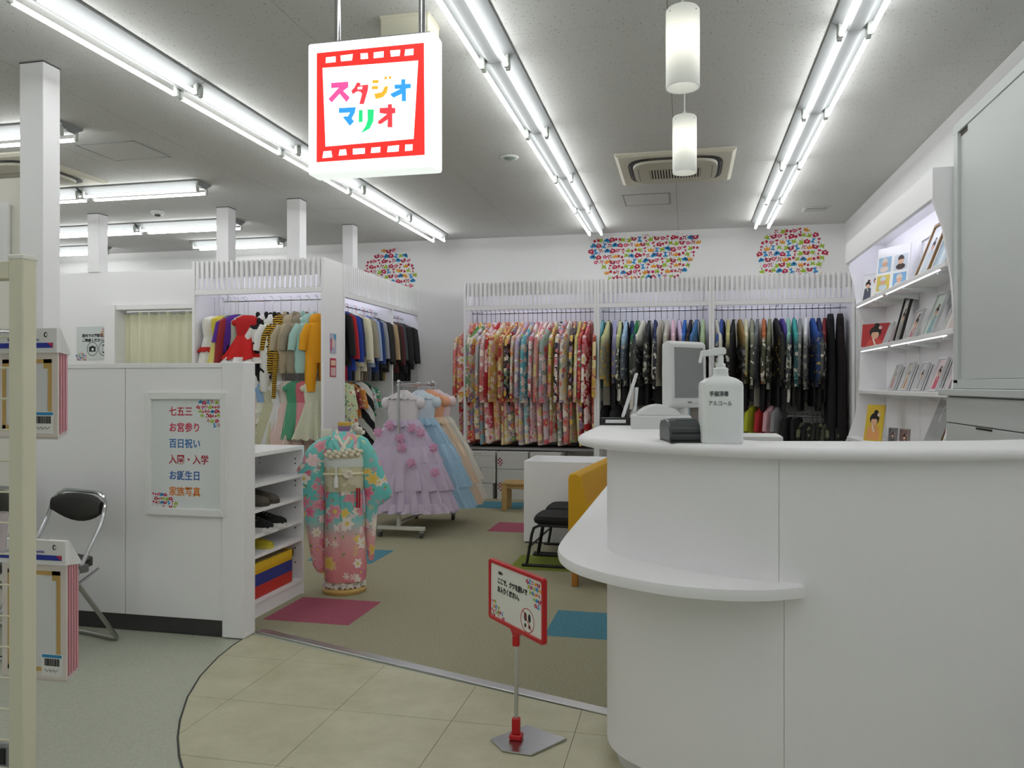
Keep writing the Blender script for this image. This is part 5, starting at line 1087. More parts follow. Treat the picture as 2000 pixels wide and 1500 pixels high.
# ---- tablet stand with black dock
ds = thing('tablet_stand', 'white tablet leaning on a black dock at the far end of the counter', 'tablet stand', (-.295, 3.57, ZT), R(5))
BX(-.082, .085, -.03, .05, 0, .032).build('dock', DARK, ds, bev=.003)
BX(-.06, .03, -.0315, -.029, .01, .025).build('dock_label', M('#d9dad8', .5), ds)
MB().prism_y([(.01, .034), (.024, .034), (.086, .232), (.074, .236)], -.02, .13).build('tablet', M('#e4e6e8', .3, name='tablet_white'), ds, bev=.003)
MB().prism_y([(.05, .032), (.075, .032), (.087, .17), (.07, .17), (.068, .09)], .0, .1).build('tablet_easel', M('#dfe1e3', .4, name='easel_white'), ds, bev=.002)
MB().tube([(.085, -.0, .02), (.105, .0, -.0), (.112, .02, -.03), (.1, .05, -.1)], .004, 6).build('cable', DARK, ds, True)
# ---- white till with monitor behind the counter
tl = thing('till_printer', 'white receipt printer with a rounded lid behind the counter', 'printer', (-.115, 3.48, 1.131), R(6))
BX(-.12, .13, -.09, .11, 0, .07).build('body', M('#dcdddd', .4, name='office_white'), tl, bev=.008, seg=2)
MB().prism_y([(-.1 + .19 * i / 10, .07 + .045 * math.sin(math.pi * i / 10) ** .7) for i in range(11)], -.085, .1).build('lid', M('#e2e3e3', .4, name='office_white2'), tl, bev=.003)
mo = thing('till_monitor', 'white till monitor turned sideways behind the counter', 'monitor', (-.012, 3.5, 1.131), R(50))
WM = M('#dfe0e0', .4, name='monitor_white')
MB().prism_x([(-.035, .115), (-.03, .375), (-.012, .39), (.02, .375), (.02, .115), (0, .1), (-.02, .1)], -.118, .118).build('housing', WM, mo, bev=.008, seg=2)
MB().prism_x([(-.0372, .145), (-.0322, .36), (-.030, .36), (-.035, .145)], -.093, .093).build('screen', M('#8d8f90', .12, name='dim_screen'), mo)
MB().cyl((0, .01, .0), (0, .01, .2), .03, .025, 16).build('neck', WM, mo, smooth=True); MB().lathe([(.09, 0), (.09, .012), (.03, .03)], 24, (0, .01, 0)).build('foot', WM, mo, True)
BX(-.012, .012, -.0385, -.034, .122, .128).build('logo_plate', M('#777a7c', .4), mo)
pc = thing('paper_card', 'pale blue paper card standing left of the till monitor', 'card', (-.02, 3.60, 1.131), R(25))
BX(-.04, .04, 0, .003, .004, .2).build('sheet', M('#c9d6e2', .4), pc); BX(-.045, .045, -.012, .015, 0, .006).build('foot', M('#dfe1e3', .4), pc)
cb = thing('cash_box', 'low white box behind the counter right of the pump bottle', 'box', (.26, 3.24, .735))
BX(-.1, .1, -.1, .1, 0, .40).build('body', M('#e3e3e1', .5, name='box_white'), cb, bev=.004)
BX(-.101, .101, -.102, -.1, .32, .325).build('drawer_line', GREYL, cb)

# ================================================================== SEATS AND LOW FURNITURE
def folding_chair(label, loc, rz):
    t = thing('folding_chair', label, 'folding chair', loc, rz, 'black folding chairs by the partition')
    # local: faces -y, width along x
    def bend(a, b, c, n=5): return [tuple((1 - k) ** 2 * a[i] + 2 * k * (1 - k) * b[i] + k * k * c[i] for i in range(3)) for k in [j / n for j in range(n + 1)]]
    w = .215
    main = [(-w, -.24, .012), (-w, .10, .62)] + bend((-w, .115, .66), (-w, .15, .775), (-w + .11, .15, .775)) + bend((w - .11, .15, .775), (w, .15, .775), (w, .115, .66)) + [(w, .10, .62), (w, -.24, .012)]
    MB().tube(main, .011, 8).build('front_frame', CHROME, t, True)
    MB().tube([(-w, -.24, .012), (w, -.24, .012)], .011, 8).build('front_bar', CHROME, t, True)
    w2 = .195
    MB().tube([(-w2, -.06, .42), (-w2, .20, .03)] + bend((-w2, .205, .02), (-w2, .21, .011), (-w2 + .02, .21, .011)) + bend((w2 - .02, .21, .011), (w2, .21, .011), (w2, .205, .02)) + [(w2, .20, .03), (w2, -.06, .42)], .011, 8).build('rear_frame', M('#a8a9a4', .3, 1., name='dull_chrome'), t, True)
    for s in (-1, 1):
        MB().tube([(s * (w - .012), -.08, .31), (s * (w - .012), .10, .40)], .006, 6).build('brace', STEEL, t, True)
        BX(s * w - .014, s * w + .014, -.02, .03, .40, .44).build('hinge', M('#77787a', .4, .5, name='hinge_grey'), t, bev=.004)
    V = M('#17110f', .45, name='dark_vinyl')
    MB().loft([slab_ring(0, .19, .17, z, 32, 0, 1, 0, .45) for z in (.415, .425, .445, .452)]).build('seat_pad', V, t, True, loc=(0, -.05, 0))
    rows_ = []
    for k in range(9):
        f = -1 + k / 4; x = f * .196; zt = .765 - .03 * abs(f) ** 3 ; zb_ = .60 + .05 * f * f + .02; y = .118 + .02 * (1 - f * f)
        h = (zt - zb_) / 2; cz = (zt + zb_) / 2
        rows_.append([(x, y + .014 * math.cos(a) + .12 * (cz + h * math.sin(a) - .7) * .8, cz + h * sgnpow(math.sin(a), .7)) for a in [2 * math.pi * i / 14 for i in range(14)]])
    MB().loft(rows_).build('back_pad', V, t, True)
    return t
folding_chair('black padded folding chair with chrome frame beside the framed notice', (-3.13, 3.40, 0), R(-14))
folding_chair('black padded folding chair mostly hidden behind the wire rack post', (-3.66, 3.42, 0), R(-10))

YEL = M('#d9a411', .45, name='mustard_leatherette', bump=.05, bscale=120)
so = thing('yellow_bench', 'mustard yellow high-backed bench with wooden legs behind the counter', 'bench', (-.76, 5.14, 0), R(-5.5))
MB().prism_y([(0, .19), (.50, .19), (.50, .34), (.17, .36), (.085, .735), (.05, .755), (.012, .745), (0, .72)], 0, 1.25).build('upholstery', YEL, so, bev=.012, seg=3)
MB().prism_y([(.165, .345), (.505, .33), (.505, .38), (.19, .40)], .02, 1.23).build('seat_cushion', YEL, so, bev=.012, seg=2)
for x in (.02, .44):
    for y in (.02, 1.19): MB().prism([(x, y), (x + .04, y), (x + .04, y + .04), (x, y + .04)], 0, .19).build('leg', M('#b5762c', .4, name='amber_wood'), so, bev=.004)
def stool(label, x, y):
    t = thing('low_stool', label, 'stool', (x, y, 0), R(-2), 'black low stools beside the yellow bench')
    MB().loft([slab_ring(.19, hw, hd, z, 32, 0, 1, 0, .4) for hw, hd, z in ((.17, .17, .305), (.195, .19, .32), (.2, .195, .345), (.185, .18, .368))]).build('cushion', BLKFAB, t, True)
    for s in (-1, 1):
        yy = s * .185
        MB().tube([(-.08, yy, .012), (.46, yy, .012)], .011, 8).build('floor_bar', DARK, t, True)
        MB().tube([(-.045, yy, .012), (-.005, yy, .24), (.01, yy, .285), (.05, yy, .305), (.34, yy, .305)], .011, 8).build('leg', DARK, t, True)
        MB().tube([(.30, yy, .305), (.40, yy, .012)], .011, 8).build('leg', DARK, t, True)
    MB().tube([(.05, -.185, .30), (.05, .185, .30)], .009, 6).build('cross_bar', DARK, t, True)
    MB().tube([(-.03, -.185, .14), (-.03, .185, .14)], .009, 6).build('cross_bar', DARK, t, True)
stool('nearer black cushioned low stool on a sled frame', -1.09, 5.84); stool('farther black cushioned low stool half hidden by the nearer one', -1.08, 6.27)
tb = thing('toy_table', 'white box table with a raised rim behind the black stools', 'table', (-1.335, 6.50, 0))
BX(0, .95, 0, .02, .012, .69).build('side_board', WHITE, tb, bev=.002); BX(0, .95, .53, .55, .012, .69).build('side_board', WHITE, tb, bev=.002)
BX(0, .02, .02, .53, .012, .69).build('end_board', WHITE, tb, bev=.002); BX(.93, .95, .02, .53, .012, .69).build('end_board', WHITE, tb, bev=.002)
BX(.02, .93, .02, .53, .60, .62).build('table_top', WHITE, tb); BX(.01, .94, .01, .54, 0, .012).build('base', DARK, tb)
ws = thing('wooden_stool', 'small pale wooden step stool in front of the storage boxes', 'step stool', (-1.90, 8.08, 0))
PW = M('#c4a269', .5, name='light_wood', var=.06, bscale=15)
BX(0, .42, 0, .26, .275, .305).build('seat', PW, ws, bev=.008, seg=2)
for x in (.0, .36):
    for y in (0, .2): BX(x, x + .055, y, y + .055, 0, .276).build('leg', PW, ws, bev=.006)
BX(.02, .40, .02, .24, .235, .276).build('apron', PW, ws, bev=.004)
# storage boxes under the kimonos
def sbox(label, x0, x1, z0, z1, lid=True, mark=True):
    t = thing('storage_box', label, 'storage box', ((x0 + x1) / 2, YW - .1, z0), 0, 'white boxes under the long kimonos'); w = (x1 - x0) / 2; h = z1 - z0
    BXM = M('#d6d4d0', .6, name='white_card')
    BX(-w + .004, w - .004, 0, .5, 0, h - .045 if lid else h - .003).build('carton', BXM, t, bev=.002)
    if lid:
        BX(-w + .001, w - .001, -.003, .503, h - .05, h - .002).build('lid', BXM, t, bev=.002)
        for k in range(5): BX(-.008, .008, -.0045, -.003, 0, .01).build('print', M('#8f8a86', .6), t, loc=(-w + .05 + k * .035, 0, h - .03))
    if mark:
        m = MB()
        for k, (dx, dz) in enumerate([(0, .0), (.012, .012), (-.012, .014), (0, .028), (.014, -.012), (-.01, -.014), (.004, -.03)]): m.poly([(-w + .04 + dx * 1.6 + p[0], -.0012, h * .42 + dz * 1.4 + p[1]) for p in ell(0, 0, .012, .010, 7)])
        m.build('red_crest', M('#9c2a3e', .6), t)
sbox('white lidded storage box at the top left of the kimono boxes', -2.54, -2.17, .37, .555); sbox('white storage box in the middle of the left stack', -2.54, -2.17, .185, .369, True, False); sbox('white storage box at the bottom of the left stack', -2.54, -2.20, .0, .183, False)
sbox('white storage box at the top of the second stack', -2.155, -1.78, .355, .555, False); sbox('tall white storage box at the bottom of the second stack', -2.155, -1.78, .0, .353, False)
sbox('white storage box at the top of the third stack, mostly hidden', -1.765, -1.40, .3, .555, False, False)

# ================================================================== PHOTO SHELF ON THE RIGHT WALL
ps = thing('photo_shelf', 'white wall shelving with sloped front and lit edges holding framed photos', 'shelf unit', (1.75, 6.3, 0))
Y0, Y1 = -1.28, 1.28
BX(-.012, .012, Y0, Y1, 0, 2.60).build('back_panel', WHITE, ps)
prof = [(0, 0), (-.36, 0), (-.36, .80), (-.33, .86), (-.27, 1.05), (-.235, 1.35), (-.225, 1.65), (-.245, 1.95), (-.29, 2.25), (-.335, 2.42), (-.335, 2.60), (0, 2.60)]
MB().prism_y(prof, Y1 - .025, Y1).build('end_panel', WHITE, ps, bev=.002)
MB().prism_y([(x - (.012 if z > 2.4 else 0), z) for x, z in prof], Y0 - .006, Y0 + .025).build('end_panel', WHITE, ps, bev=.002)
BX(-.345, -.315, Y0, Y1, 2.42, 2.60).build('valance', WHITE, ps, bev=.002)
BX(-.315, -.012, Y0 + .025, Y1 - .025, 2.575, 2.595).build('canopy_board', WHITE, ps)
MB().cyl((-.28, Y0 + .15, 2.545), (-.28, Y1 - .15, 2.545), .012, n=8).build('strip_lamp', CABM, ps)
LEDM = EM('#f6f8ff', 2.2, 'led_strip_glow')
SHZ = [(2.055, .27, True), (1.66, .235, True), (1.285, .245, False), (.87, .34, False)]
for z, dep, led in SHZ:
    b_ = BX(-dep, -.012, Y0 + .025, Y1 - .025, z - .03, z).build('shelf_board', WHITE, ps, bev=.002)
    if led:
        for a, c in ((Y0 + .16, .18), (.30, Y1 - .06)): BX(-dep + .006, -dep + .014, a, c, z - .036, z - .031).build('led_strip', LEDM, b_)
    if z > 1:
        for y in (-1.0, -.22, .22, .62): MB().prism_y([(-.02, z - .031), (-dep + .03, z - .031), (-dep + .03, z - .042), (-.02, z - .075)], y - .006, y + .006).build('bracket', FIXW, b_)
for y in (-.65, .22, .62): BX(-.016, -.012, y - .009, y + .009, .9, 2.4).build('slotted_strip', FIXW, ps)
# fold-down drawers etc. near end are the closet; photos:
SKIN = M('#e2b394', .6, name='print_skin'); HAIR = M('#1b1616', .6, name='print_hair')
def portrait(t, w, h, bg, dress_, hair=True, cx=0., cz=None, s=1., y=-.0015):
    cz = h * .58 if cz is None else cz; k = min(w, h) * .5 * s
    flat(t, 'print_background', [[(-w / 2, 0), (w / 2, 0), (w / 2, h), (-w / 2, h)]], M(bg, .5), y + .0007)
    flat(t, 'print_figure', [[(cx - k * .75, .004), (cx + k * .75, .004), (cx + k * .6, cz - k * .6), (cx + k * .2, cz - k * .4), (cx - k * .2, cz - k * .4), (cx - k * .6, cz - k * .6)]], M(dress_, .5), y - .0003)
    if hair:
        flat(t, 'print_hair', [ell(cx, cz + k * .1, k * .5, k * .46, 14)], HAIR, y - .0008); flat(t, 'print_bun', [ell(cx + k * .1, cz + k * .6, k * .24, k * .2, 10)], HAIR, y - .0008)
    flat(t, 'print_face', [ell(cx, cz - k * .1, k * .33, k * .37, 14)], SKIN, y - .0014)
    if hair:
        flat(t, 'print_fringe', [[(cx - k * .36, cz - k * .05), (cx - k * .3, cz + k * .3), (cx + k * .3, cz + k * .3), (cx + k * .36, cz - k * .05), (cx + k * .22, cz + k * .08), (cx - k * .22, cz + k * .08)]], HAIR, y - .002)
        flat(t, 'print_flower', [ell(cx + k * .42, cz + k * .42, k * .16, k * .14, 8)], M('#e6c9c4', .5), y - .0022)
    flat(t, 'print_collar', [[(cx - k * .22, cz - k * .42), (cx - k * .1, cz - k * .42), (cx + k * .16, cz - k * .95), (cx + k * .02, cz - k * .95)]], M('#efe6da', .5), y - .0016)
def photo(label, y, z, w, h, frame, bg, dress_, dx, lean=.36, fwid=.02, grid=None, cat='photo frame', name='framed_photo', s=1., kind='portrait', yaw=0.):
    t = thing(name, label, cat, (1.75 - dx, y, z + .001), R(-90) + yaw, 'photos on the wall shelves')
    p = bpy.data.objects.new('picture', None)
    rx = -lean
    holder = MB()
    fm = M(frame, .4)
    # built upright then tilted back about its lower edge
    objs_before = len(t.children)
    m = MB()
    if fwid:
        for a in ((-w / 2, w / 2, 0, fwid), (-w / 2, w / 2, h - fwid, h), (-w / 2, -w / 2 + fwid, fwid, h - fwid), (w / 2 - fwid, w / 2, fwid, h - fwid)): m.box(a[0], a[1], -.012, .008, a[2], a[3])
        m.build('frame', fm, t)
    BX(-w / 2 + fwid, w / 2 - fwid, 0, .008, fwid, h - fwid).build('board', M('#e9e9e6', .5, name='mount_white') if fwid else fm, t)
    iw, ih = w - 2 * fwid, h - 2 * fwid
    if kind == 'portrait':
        before = set(t.children); portrait(t, iw * .96, ih * .96, bg, dress_, True, 0, None, s)
        for c in t.children:
            if c not in before: c.location.z += fwid + ih * .02
    elif kind == 'grid':
        for gx_, gz_, c1, c2 in ((-.25, .62, '#9fc4e0', '#e8d8cc'), (.25, .62, '#cfd8de', '#4a3a36'), (-.25, .22, '#e0c860', '#cfe0ea'), (.25, .22, '#7fb0d8', '#e2d6cc')):
            e = t; a0, a1 = gx_ * iw - iw * .2, gx_ * iw + iw * .2; b0, b1 = fwid + ih * (gz_ - .17), fwid + ih * (gz_ + .17)
            flat(t, 'print_picture', [[(a0, b0), (a1, b0), (a1, b1), (a0, b1)]], M(c1, .5), -.001)
            flat(t, 'print_picture', [ell((a0 + a1) / 2, (b0 + b1) / 2 + .012, iw * .08, iw * .085, 12)], SKIN, -.0022); flat(t, 'print_hair', [[((a0 + a1) / 2 + iw * .095 * math.cos(w_), (b0 + b1) / 2 + .02 + iw * .1 * math.sin(w_)) for w_ in [math.pi * q / 8 for q in range(9)]]], M(c2, .5), -.0027); flat(t, 'print_picture', [ell((a0 + a1) / 2, (b0 + b1) / 2 - .035, iw * .14, iw * .07, 12)], M(c2, .5), -.0018)
    elif kind == 'letters':
        flat(t, 'print_picture', [[(-iw * .42, fwid + ih * .06), (-iw * .1, fwid + ih * .06), (-iw * .1, fwid + ih * .2), (-iw * .42, fwid + ih * .2)]], M(dress_, .5), -.001)
        m2 = MB(); a_ = ell(iw * .05, ih * .7, iw * .12, ih * .16, 20); b_ = ell(iw * .06, ih * .7, iw * .085, ih * .13, 20)
        m2.add([(q_[0], -.001, q_[1]) for q_ in a_ + b_], [(i, (i + 1) % 20, 20 + (i + 1) % 20, 20 + i) for i in range(14)]); m2.build('print_picture', M('#f4f4f2', .5), t)
    elif kind == 'group':
        portrait(t, iw * .96, ih * .96, bg, dress_, True, -iw * .2, ih * .6, .6)
        k_ = iw * .2; flat(t, 'print_figure', [[(iw * .02, .006), (iw * .42, .006), (iw * .36, ih * .55), (iw * .08, ih * .55)]], M('#e7e2dc', .5), -.0022); flat(t, 'print_figure', [ell(iw * .2, ih * .72, iw * .11, ih * .11, 12)], HAIR, -.0026); flat(t, 'print_figure', [ell(iw * .2, ih * .69, iw * .08, ih * .085, 12)], SKIN, -.0032)
    t.rotation_mode = 'XYZ'
    t.rotation_euler = (0, 0, R(-90) + yaw)
    q_ = Matrix.Rotation(R(-90) + yaw, 4, 'Z') @ Matrix.Rotation(-lean, 4, 'X')
    t.rotation_euler = q_.to_euler()
    return t
Zs = [2.055, 1.66, 1.285, .87]
photo('large gold-brown framed picture leaning on the top photo shelf', 5.80, Zs[0], .30, .40, '#8a6a3a', '#d9dde0', '#b9c4cc', .20, .36, .022, s=.6)
photo('white framed blue picture at the near end of the top photo shelf', 5.44, Zs[0], .26, .33, '#d9dcdc', '#a9c3d0', '#c9d6dc', .20, .36, .014, s=.5)
photo('small grey framed picture at the near edge of the top photo shelf', 5.16, Zs[0], .12, .16, '#b0b3b5', '#8fa6b2', '#7d8f99', .2, .36, .01)
photo('white board of four baby photos on the top photo shelf', 6.62, Zs[0], .34, .36, '#f0f0ee', '#ffffff', '#ffffff', .20, .12, 0, kind='grid', yaw=.5)
photo('plain white panel behind the board of baby photos', 6.22, Zs[0], .2, .34, '#e3e3e8', '#e2e2ea', '#e2e2ea', .07, .08, .006, s=.01, yaw=0., kind='none')
photo('suited couple cut-out photo at the far end of the top photo shelf', 7.30, Zs[0], .20, .24, '#c9c9c6', '#dfe0e2', '#4a4f5c', .2, .15, 0, kind='group', yaw=.6)
photo('narrow yellow photo stand between the couple and the baby photos', 7.02, Zs[0], .08, .2, '#d8c08a', '#d9b25a', '#e6e2d8', .2, .15, 0, yaw=.3)
photo('red landscape portrait of a child in a kimono on the second shelf', 7.28, Zs[1], .26, .20, '#b8242a', '#b8242a', '#c9453a', .17, .12, 0, yaw=.75, s=1.15)
photo('narrow white photo frame on the second shelf beside the red portrait', 6.92, Zs[1], .10, .19, '#e3e3e3', '#cfd6da', '#6a6f78', .17, .36, .012)
photo('black framed photo on the second shelf', 6.62, Zs[1], .20, .36, '#1f1d1c', '#d6d4cc', '#8d8a84', .15, .25, .018)
photo('clear framed photo left of middle on the second shelf', 6.22, Zs[1], .2, .23, '#cfd0d0', '#d9d0cf', '#b07a80', .16, .36, .012)
photo('tall white framed photo of a child in the middle of the second shelf', 5.80, Zs[1], .22, .31, '#cdd0d0', '#c9d6cc', '#7fa3a8', .16, .36, .012, s=.7)
photo('white framed photo of a baby nearest on the second shelf', 5.34, Zs[1], .25, .33, '#d6d6d6', '#dcd6d0', '#c9b8b4', .16, .36, .014, s=.7)
for i, (y, w, h, bg, dr, lab) in enumerate([(6.82, .12, .22, '#c9c2bd', '#b02a30', 'narrow photo card with red kimono, farthest on the third shelf'), (6.45, .13, .23, '#d6cfc6', '#c98a3a', 'photo card with orange kimono, second on the third shelf'), (6.10, .15, .22, '#d3d6d8', '#a8a09c', 'pale grey photo card, third on the third shelf'), (5.72, .18, .24, '#e6d3d6', '#c9566e', 'photo card with pink skirt on the third shelf'), (5.38, .2, .27, '#e3cfd6', '#8a7f86', 'tall pink-topped photo card on the third shelf'), (5.12, .12, .12, '#d99aa0', '#c9566e', 'small pink photo card nearest on the third shelf')]):
    photo(lab, y, Zs[2], w, h, '#dcdcdc', bg, dr, .15, .34, .012, s=.75)
    for k in range(2):
        o_ = BX(-w / 2, w / 2, .012 + .016 * k, .022 + .016 * k, 0, h - .01).build('spare_card', M('#e2e2e2', .5), bpy.data.objects[[o.name for o in COL.objects if o.get('label') == lab][0]])
photo('yellow photo board of a child with flowers, far end of the lowest shelf', 6.95, Zs[3], .2, .30, '#d9b93a', '#d9b93a', '#e0a060', .26, .15, 0, yaw=.5, s=1.1)
photo('small grey phone-sized card on the lowest shelf, farther one', 6.55, Zs[3], .07, .13, '#8f8a8a', '#7d7678', '#5a5456', .2, .1, .006, yaw=.6)
photo('small brown phone-sized card on the lowest shelf, nearer one', 6.22, Zs[3], .08, .14, '#a5968f', '#8a6a66', '#6a5456', .2, .1, .006, yaw=.6)
photo('large silver album board with a white crescent on the lowest shelf', 5.78, Zs[3], .34, .40, '#b6b8ba', '#b6b8ba', '#6f7173', .17, .36, 0, kind='letters')
photo('dark picture in a brown wooden frame nearest on the lowest shelf', 5.40, Zs[3], .34, .40, '#7a5a35', '#4a4037', '#2c2622', .17, .36, .025, s=.8)

# ================================================================== CLOSET AND DRAWERS AT RIGHT
cl = thing('sliding_closet', 'tall pale grey closet with sliding doors at the right edge', 'closet', (1.51, 5.0, 0))
CLM = M('#c6cac9', .5, name='pale_grey_laminate')
BX(.02, .255, -1.6, 0, 1.34, 2.83).build('carcass', CLM, cl)
BX(0, .03, -1.6, 0, 2.77, 2.83).build('head_rail', CLM, cl, bev=.002); BX(0, .03, -.07, 0, 1.34, 2.77).build('stile', CLM, cl, bev=.002)
BX(.0, .03, -1.6, 0, 1.31, 1.36).build('bottom_rail', CLM, cl, bev=.002)
BX(.018, .032, -1.6, -.07, 2.745, 2.77).build('track_groove', M('#4c4744', .7, name='groove_dark'), cl)
d1 = BX(.006, .02, -1.5, -.22, 1.362, 2.768).build('sliding_door', CLM, cl, bev=.001)
d2 = BX(.021, .03, -1.3, -.07, 1.362, 2.742).build('sliding_door', CLM, cl, bev=.001)
MB().box(.0185, .0215, -.098, -.078, 1.93, 2.03).build('finger_pull', M('#c3c8c8', .4, name='pull_grey'), d2, bev=.001)
dr = thing('drawer_cabinet', 'pale grey drawer cabinet with a worktop below the closet', 'cabinet', (1.47, 5.02, 0))
BX(-.03, .28, -1.6, .02, 1.27, 1.308).build('worktop', CLM, dr, bev=.004)
BX(.02, .28, -1.6, 0, 0, 1.268).build('carcass', CLM, dr)
for y0 in (-1.25,):
    for z0, z1 in ((1.118, 1.262), (.76, 1.112), (.41, .755), (.06, .405)):
        b_ = BX(.0, .019, y0 + .003, y0 + 1.22, z0, z1).build('drawer_front', CLM, dr, bev=.002)
        if z1 < 1.2: BX(-.002, .004, y0 + .52, y0 + .74, z1 - .012, z1 - .001).build('handle_slot', DARK, b_)
BX(.012, .02, -1.6, 0, 1.1, 1.119).build('gap', M('#6d6f70', .7, name='gap_shadow_grey'), dr)

# ================================================================== WIRE RACK AT LEFT FOREGROUND
rk = thing('wire_rack', 'cream metal display rack with wire grid at the left edge', 'display rack', (-1.66, 1.70, 0), 0)
CRM = M('#dedbc4', .5, name='cream_metal')
BX(-.0225, .0225, -.0225, .0225, 0, 1.655).build('post', CRM, rk, bev=.003)
BX(-.0245, .0245, -.0245, .0245, 1.648, 1.662).build('post_cap', M('#e9e8df', .4, name='cap_cream'), rk, bev=.003)
BX(-.0225 - .9, -.0225 - .855, -.0225, .0225, 0, 1.655).build('post', CRM, rk, bev=.003)
BX(-.88, -.0225, -.018, .018, 1.60, 1.648).build('top_beam', CRM, rk, bev=.003)
wm = MB().cyl((-.86, 0, 0), (-.02, 0, 0), .003, n=6).mesh('wire', CRM)
for k in range(18): put('wire', wm, rk, (0, .012, 1.455 - k * .0805))
wv = MB().cyl((0, 0, .08), (0, 0, 1.6), .003, n=6).mesh('wire', CRM)
for k in range(3): put('wire', wv, rk, (-.25 - k * .2, .016, 0))
BX(-.9, .02, -.2, .2, .0, .03).build('foot', CRM, rk)
def pack(label, x, y, z, w, h, head=.07, count=4, hw=None):
    t = thing('paper_pack', label, 'paper pack', (x, y, z), 0, 'certificate paper packs on the rack'); hw = hw or w * 1.06
    PK = M('#d99aa4', .4, name='pink_paper'); 
    for k in range(count):
        y_ = .012 + k * .0085
        o_ = BX(-w / 2, w / 2, y_, y_ + .0065, -h + .004 * k, 0).build('sheet_bundle', PK, t, rot=(.0, .0, 0)); o_.location = (.001 * k, 0, .0)
        BX(-w / 2, w / 2, y_ - .0005, y_ + .0075, -h - .012 + .004 * k, -h + .004 + .004 * k).build('clear_edge', M('#dcd3d2', .25, name='clear_film'), t)
    BX(-w / 2 - .004, w / 2 + .004, .008, .012, -h - .004, .004).build('face_sheet', M('#e6dcd6', .3, name='face_sheet'), t)
    m = MB(); gold = M('#c9a560', .5, name='gold_border')
    a, b_ = w / 2 - .016, .016; wd = .011
    for bx_ in ((-a, a, -b_ - wd, -b_), (-a, a, -h + b_, -h + b_ + wd), (-a, -a + wd, -h + b_, -b_), (a - wd, a, -h + b_, -b_)): m.box(bx_[0], bx_[1], .0065, .008, bx_[2], bx_[3])
    for sx in (-1, 1): m.box(sx * (a - .018) - .008, sx * (a - .018) + .008, .0065, .008, -b_ - .026, -b_)
    m.build('gold_border', gold, t)
    BX(-a + wd + .003, a - wd - .003, .0068, .008, -h + b_ + wd + .003, -b_ - wd - .003).build('blank_area', M('#dfdfe2', .4, name='blank_paper'), t)
    BX(-hw / 2, hw / 2, .002, .016, .002, head).build('header_card', M('#ececec', .35, name='header_white'), t)
    MB().prism_x([(.016, .002), (.02 + count * .008, -.004), (.02 + count * .008, .004), (.016, head)], -hw / 2, hw / 2).build('header_fold', M('#e4e4e4', .35, name='header_white_back'), t)
    BX(-hw / 2, hw / 2 - .012, .0008, .002, head * .22, head * .42).build('blue_stripe', M('#2438a8', .5, name='stripe_blue'), t)
    MB().add([(hw / 2 - .03, .0004, head * .42), (hw / 2 - .012, .0004, head * .42), (hw / 2 - .012, .0004, head * .22)], [(0, 1, 2)]).build('red_corner', M('#c9304a', .5, name='corner_red'), t)
    text('for Business Memories', .0125, M('#3b4fb0', .5), t, (-hw / 2 + .045, .0012, head * .5), RX90, 'lettering', .0, sx=.9)
    flat(t, 'header_mark', [ell(hw / 2 - .036, head * .74, .0055, .0075, 12)], DARK, .0012); flat(t, 'header_mark_inner', [ell(hw / 2 - .034, head * .74, .003, .0045, 10)], M('#ececec', .35), .0004)
    lab = BX(w / 2 - .075, w / 2 - .008, .0058, .0075, -h + .004, -h + .066).build('price_label', M('#ececea', .5, name='label_white'), t)
    BX(w / 2 - .073, w / 2 - .01, .005, .006, -h + .056, -h + .064).build('label_band', M('#2f8fc9', .5, name='label_blue'), t)
    m = MB(); r_ = random.Random(3); xx = w / 2 - .065
    while xx < w / 2 - .018:
        bw = r_.choice((.001, .0018, .003)); m.box(xx, xx + bw, .005, .006, -h + .033, -h + .053); xx += bw + r_.choice((.0012, .002))
    m.build('barcode', DARK, t)
    MB().tube([(w / 2 - .066 + .0045 * q, .0052, -h + .02 + .004 * math.sin(q * 2.1)) for q in range(11)], .0006, 5).build('pen_scribble', DARK, t)
    MB().tube([(0, -.14, head * .8), (0, .06, head * .85)], .003, 6).build('peg', CHROME, t)
    return t
pack('larger pink-edged certificate paper pack hanging low on the rack', -1.782, 1.855, .828, .205, .312, count=5)
pack('smaller pink-edged certificate paper pack hanging high on the rack', -1.805, 1.855, 1.418, .195, .228)
pack('pink-edged paper pack hanging at the far left of the rack', -2.05, 1.855, 1.418, .195, .228)
t = thing('plastic_pouch', 'dark plastic pouch pack above the pink packs at far left', 'pouch', (-1.83, 1.722, 1.47))
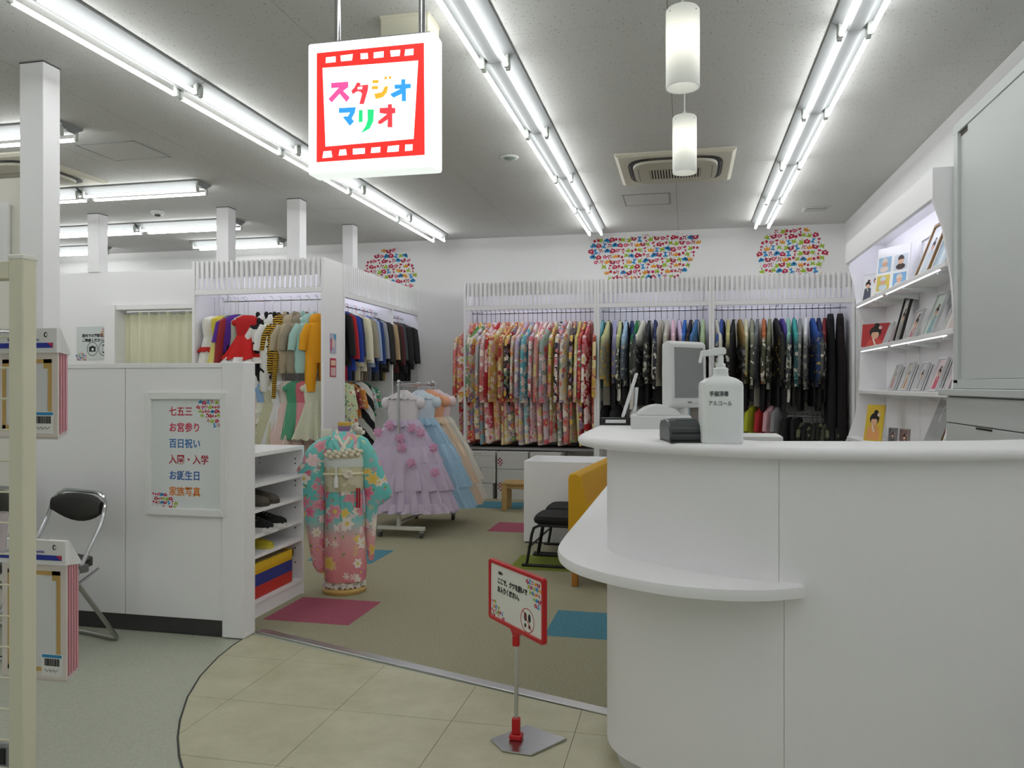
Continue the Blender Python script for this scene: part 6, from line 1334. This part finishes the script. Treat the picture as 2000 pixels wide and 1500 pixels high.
BX(-.1, .045, .0, .012, 0, .09).build('pouch', M('#55585c', .25, name='smoky_plastic'), t, bev=.004); BX(-.1, .045, -.002, .014, .09, .105).build('header', M('#e3dfc0', .5), t)
t = thing('plastic_pouch', 'white card pack with a red dot at far left of the rack', 'pouch', (-1.83, 1.722, 1.385))
BX(-.1, .035, 0, .012, 0, .06).build('card', M('#e4e4e4', .4), t); flat(t, 'red_dot', [ell(.015, .02, .01, .008, 12)], M('#b82a3c', .5), -.001)
t = thing('plastic_cup', 'clear plastic cup of pens hanging on the rack at far left', 'cup', (-1.79, 1.748, .95))
MB().lathe([(.022, -.06), (.028, .04), (.026, .04), (.02, -.058)], 16).build('cup', M('#c9bfc4', .2, name='cloudy_plastic'), t, True); MB().lathe([(.005, -.05), (.005, .06)], 6).build('pen', M('#b79aa6', .4), t)
t = thing('blister_pack', 'dark blister pack at the bottom left corner of the rack', 'blister pack', (-1.74, 1.722, .33))
BX(-.1, .035, 0, .02, 0, .06).build('blister', M('#8f9092', .25, name='blister_plastic'), t, bev=.004); BX(-.01, .005, -.004, 0, .01, .05).build('item', DARK, t)
# cover on the tall partition
wc = thing('wall_cover', 'white rounded plastic cover on the tall cream partition', 'wall cover', (-3.86, 3.829, 1.98))
BX(-.14, .045, -.035, 0, 0, .40).build('cover', M('#e4e4e4', .4, name='cover_white'), wc, bev=.012, seg=3); BX(-.30, -.145, -.03, 0, .12, .42).build('side_cover', M('#e0e0e0', .4, name='cover_white2'), wc, bev=.01, seg=2)

# ------------------------------------------------------------------ lettering becomes plain mesh
bpy.context.view_layer.update()
dg = bpy.context.evaluated_depsgraph_get()
for o in [o for o in COL.objects if o.type == 'FONT']:
    me = bpy.data.meshes.new_from_object(o.evaluated_get(dg))
    n_ = bpy.data.objects.new('lettering', me); COL.objects.link(n_)
    n_.parent = o.parent; n_.location = o.location; n_.rotation_euler = o.rotation_euler; n_.scale = o.scale
    n_['kind'] = 'stuff'
    bpy.data.objects.remove(o, do_unlink=True)
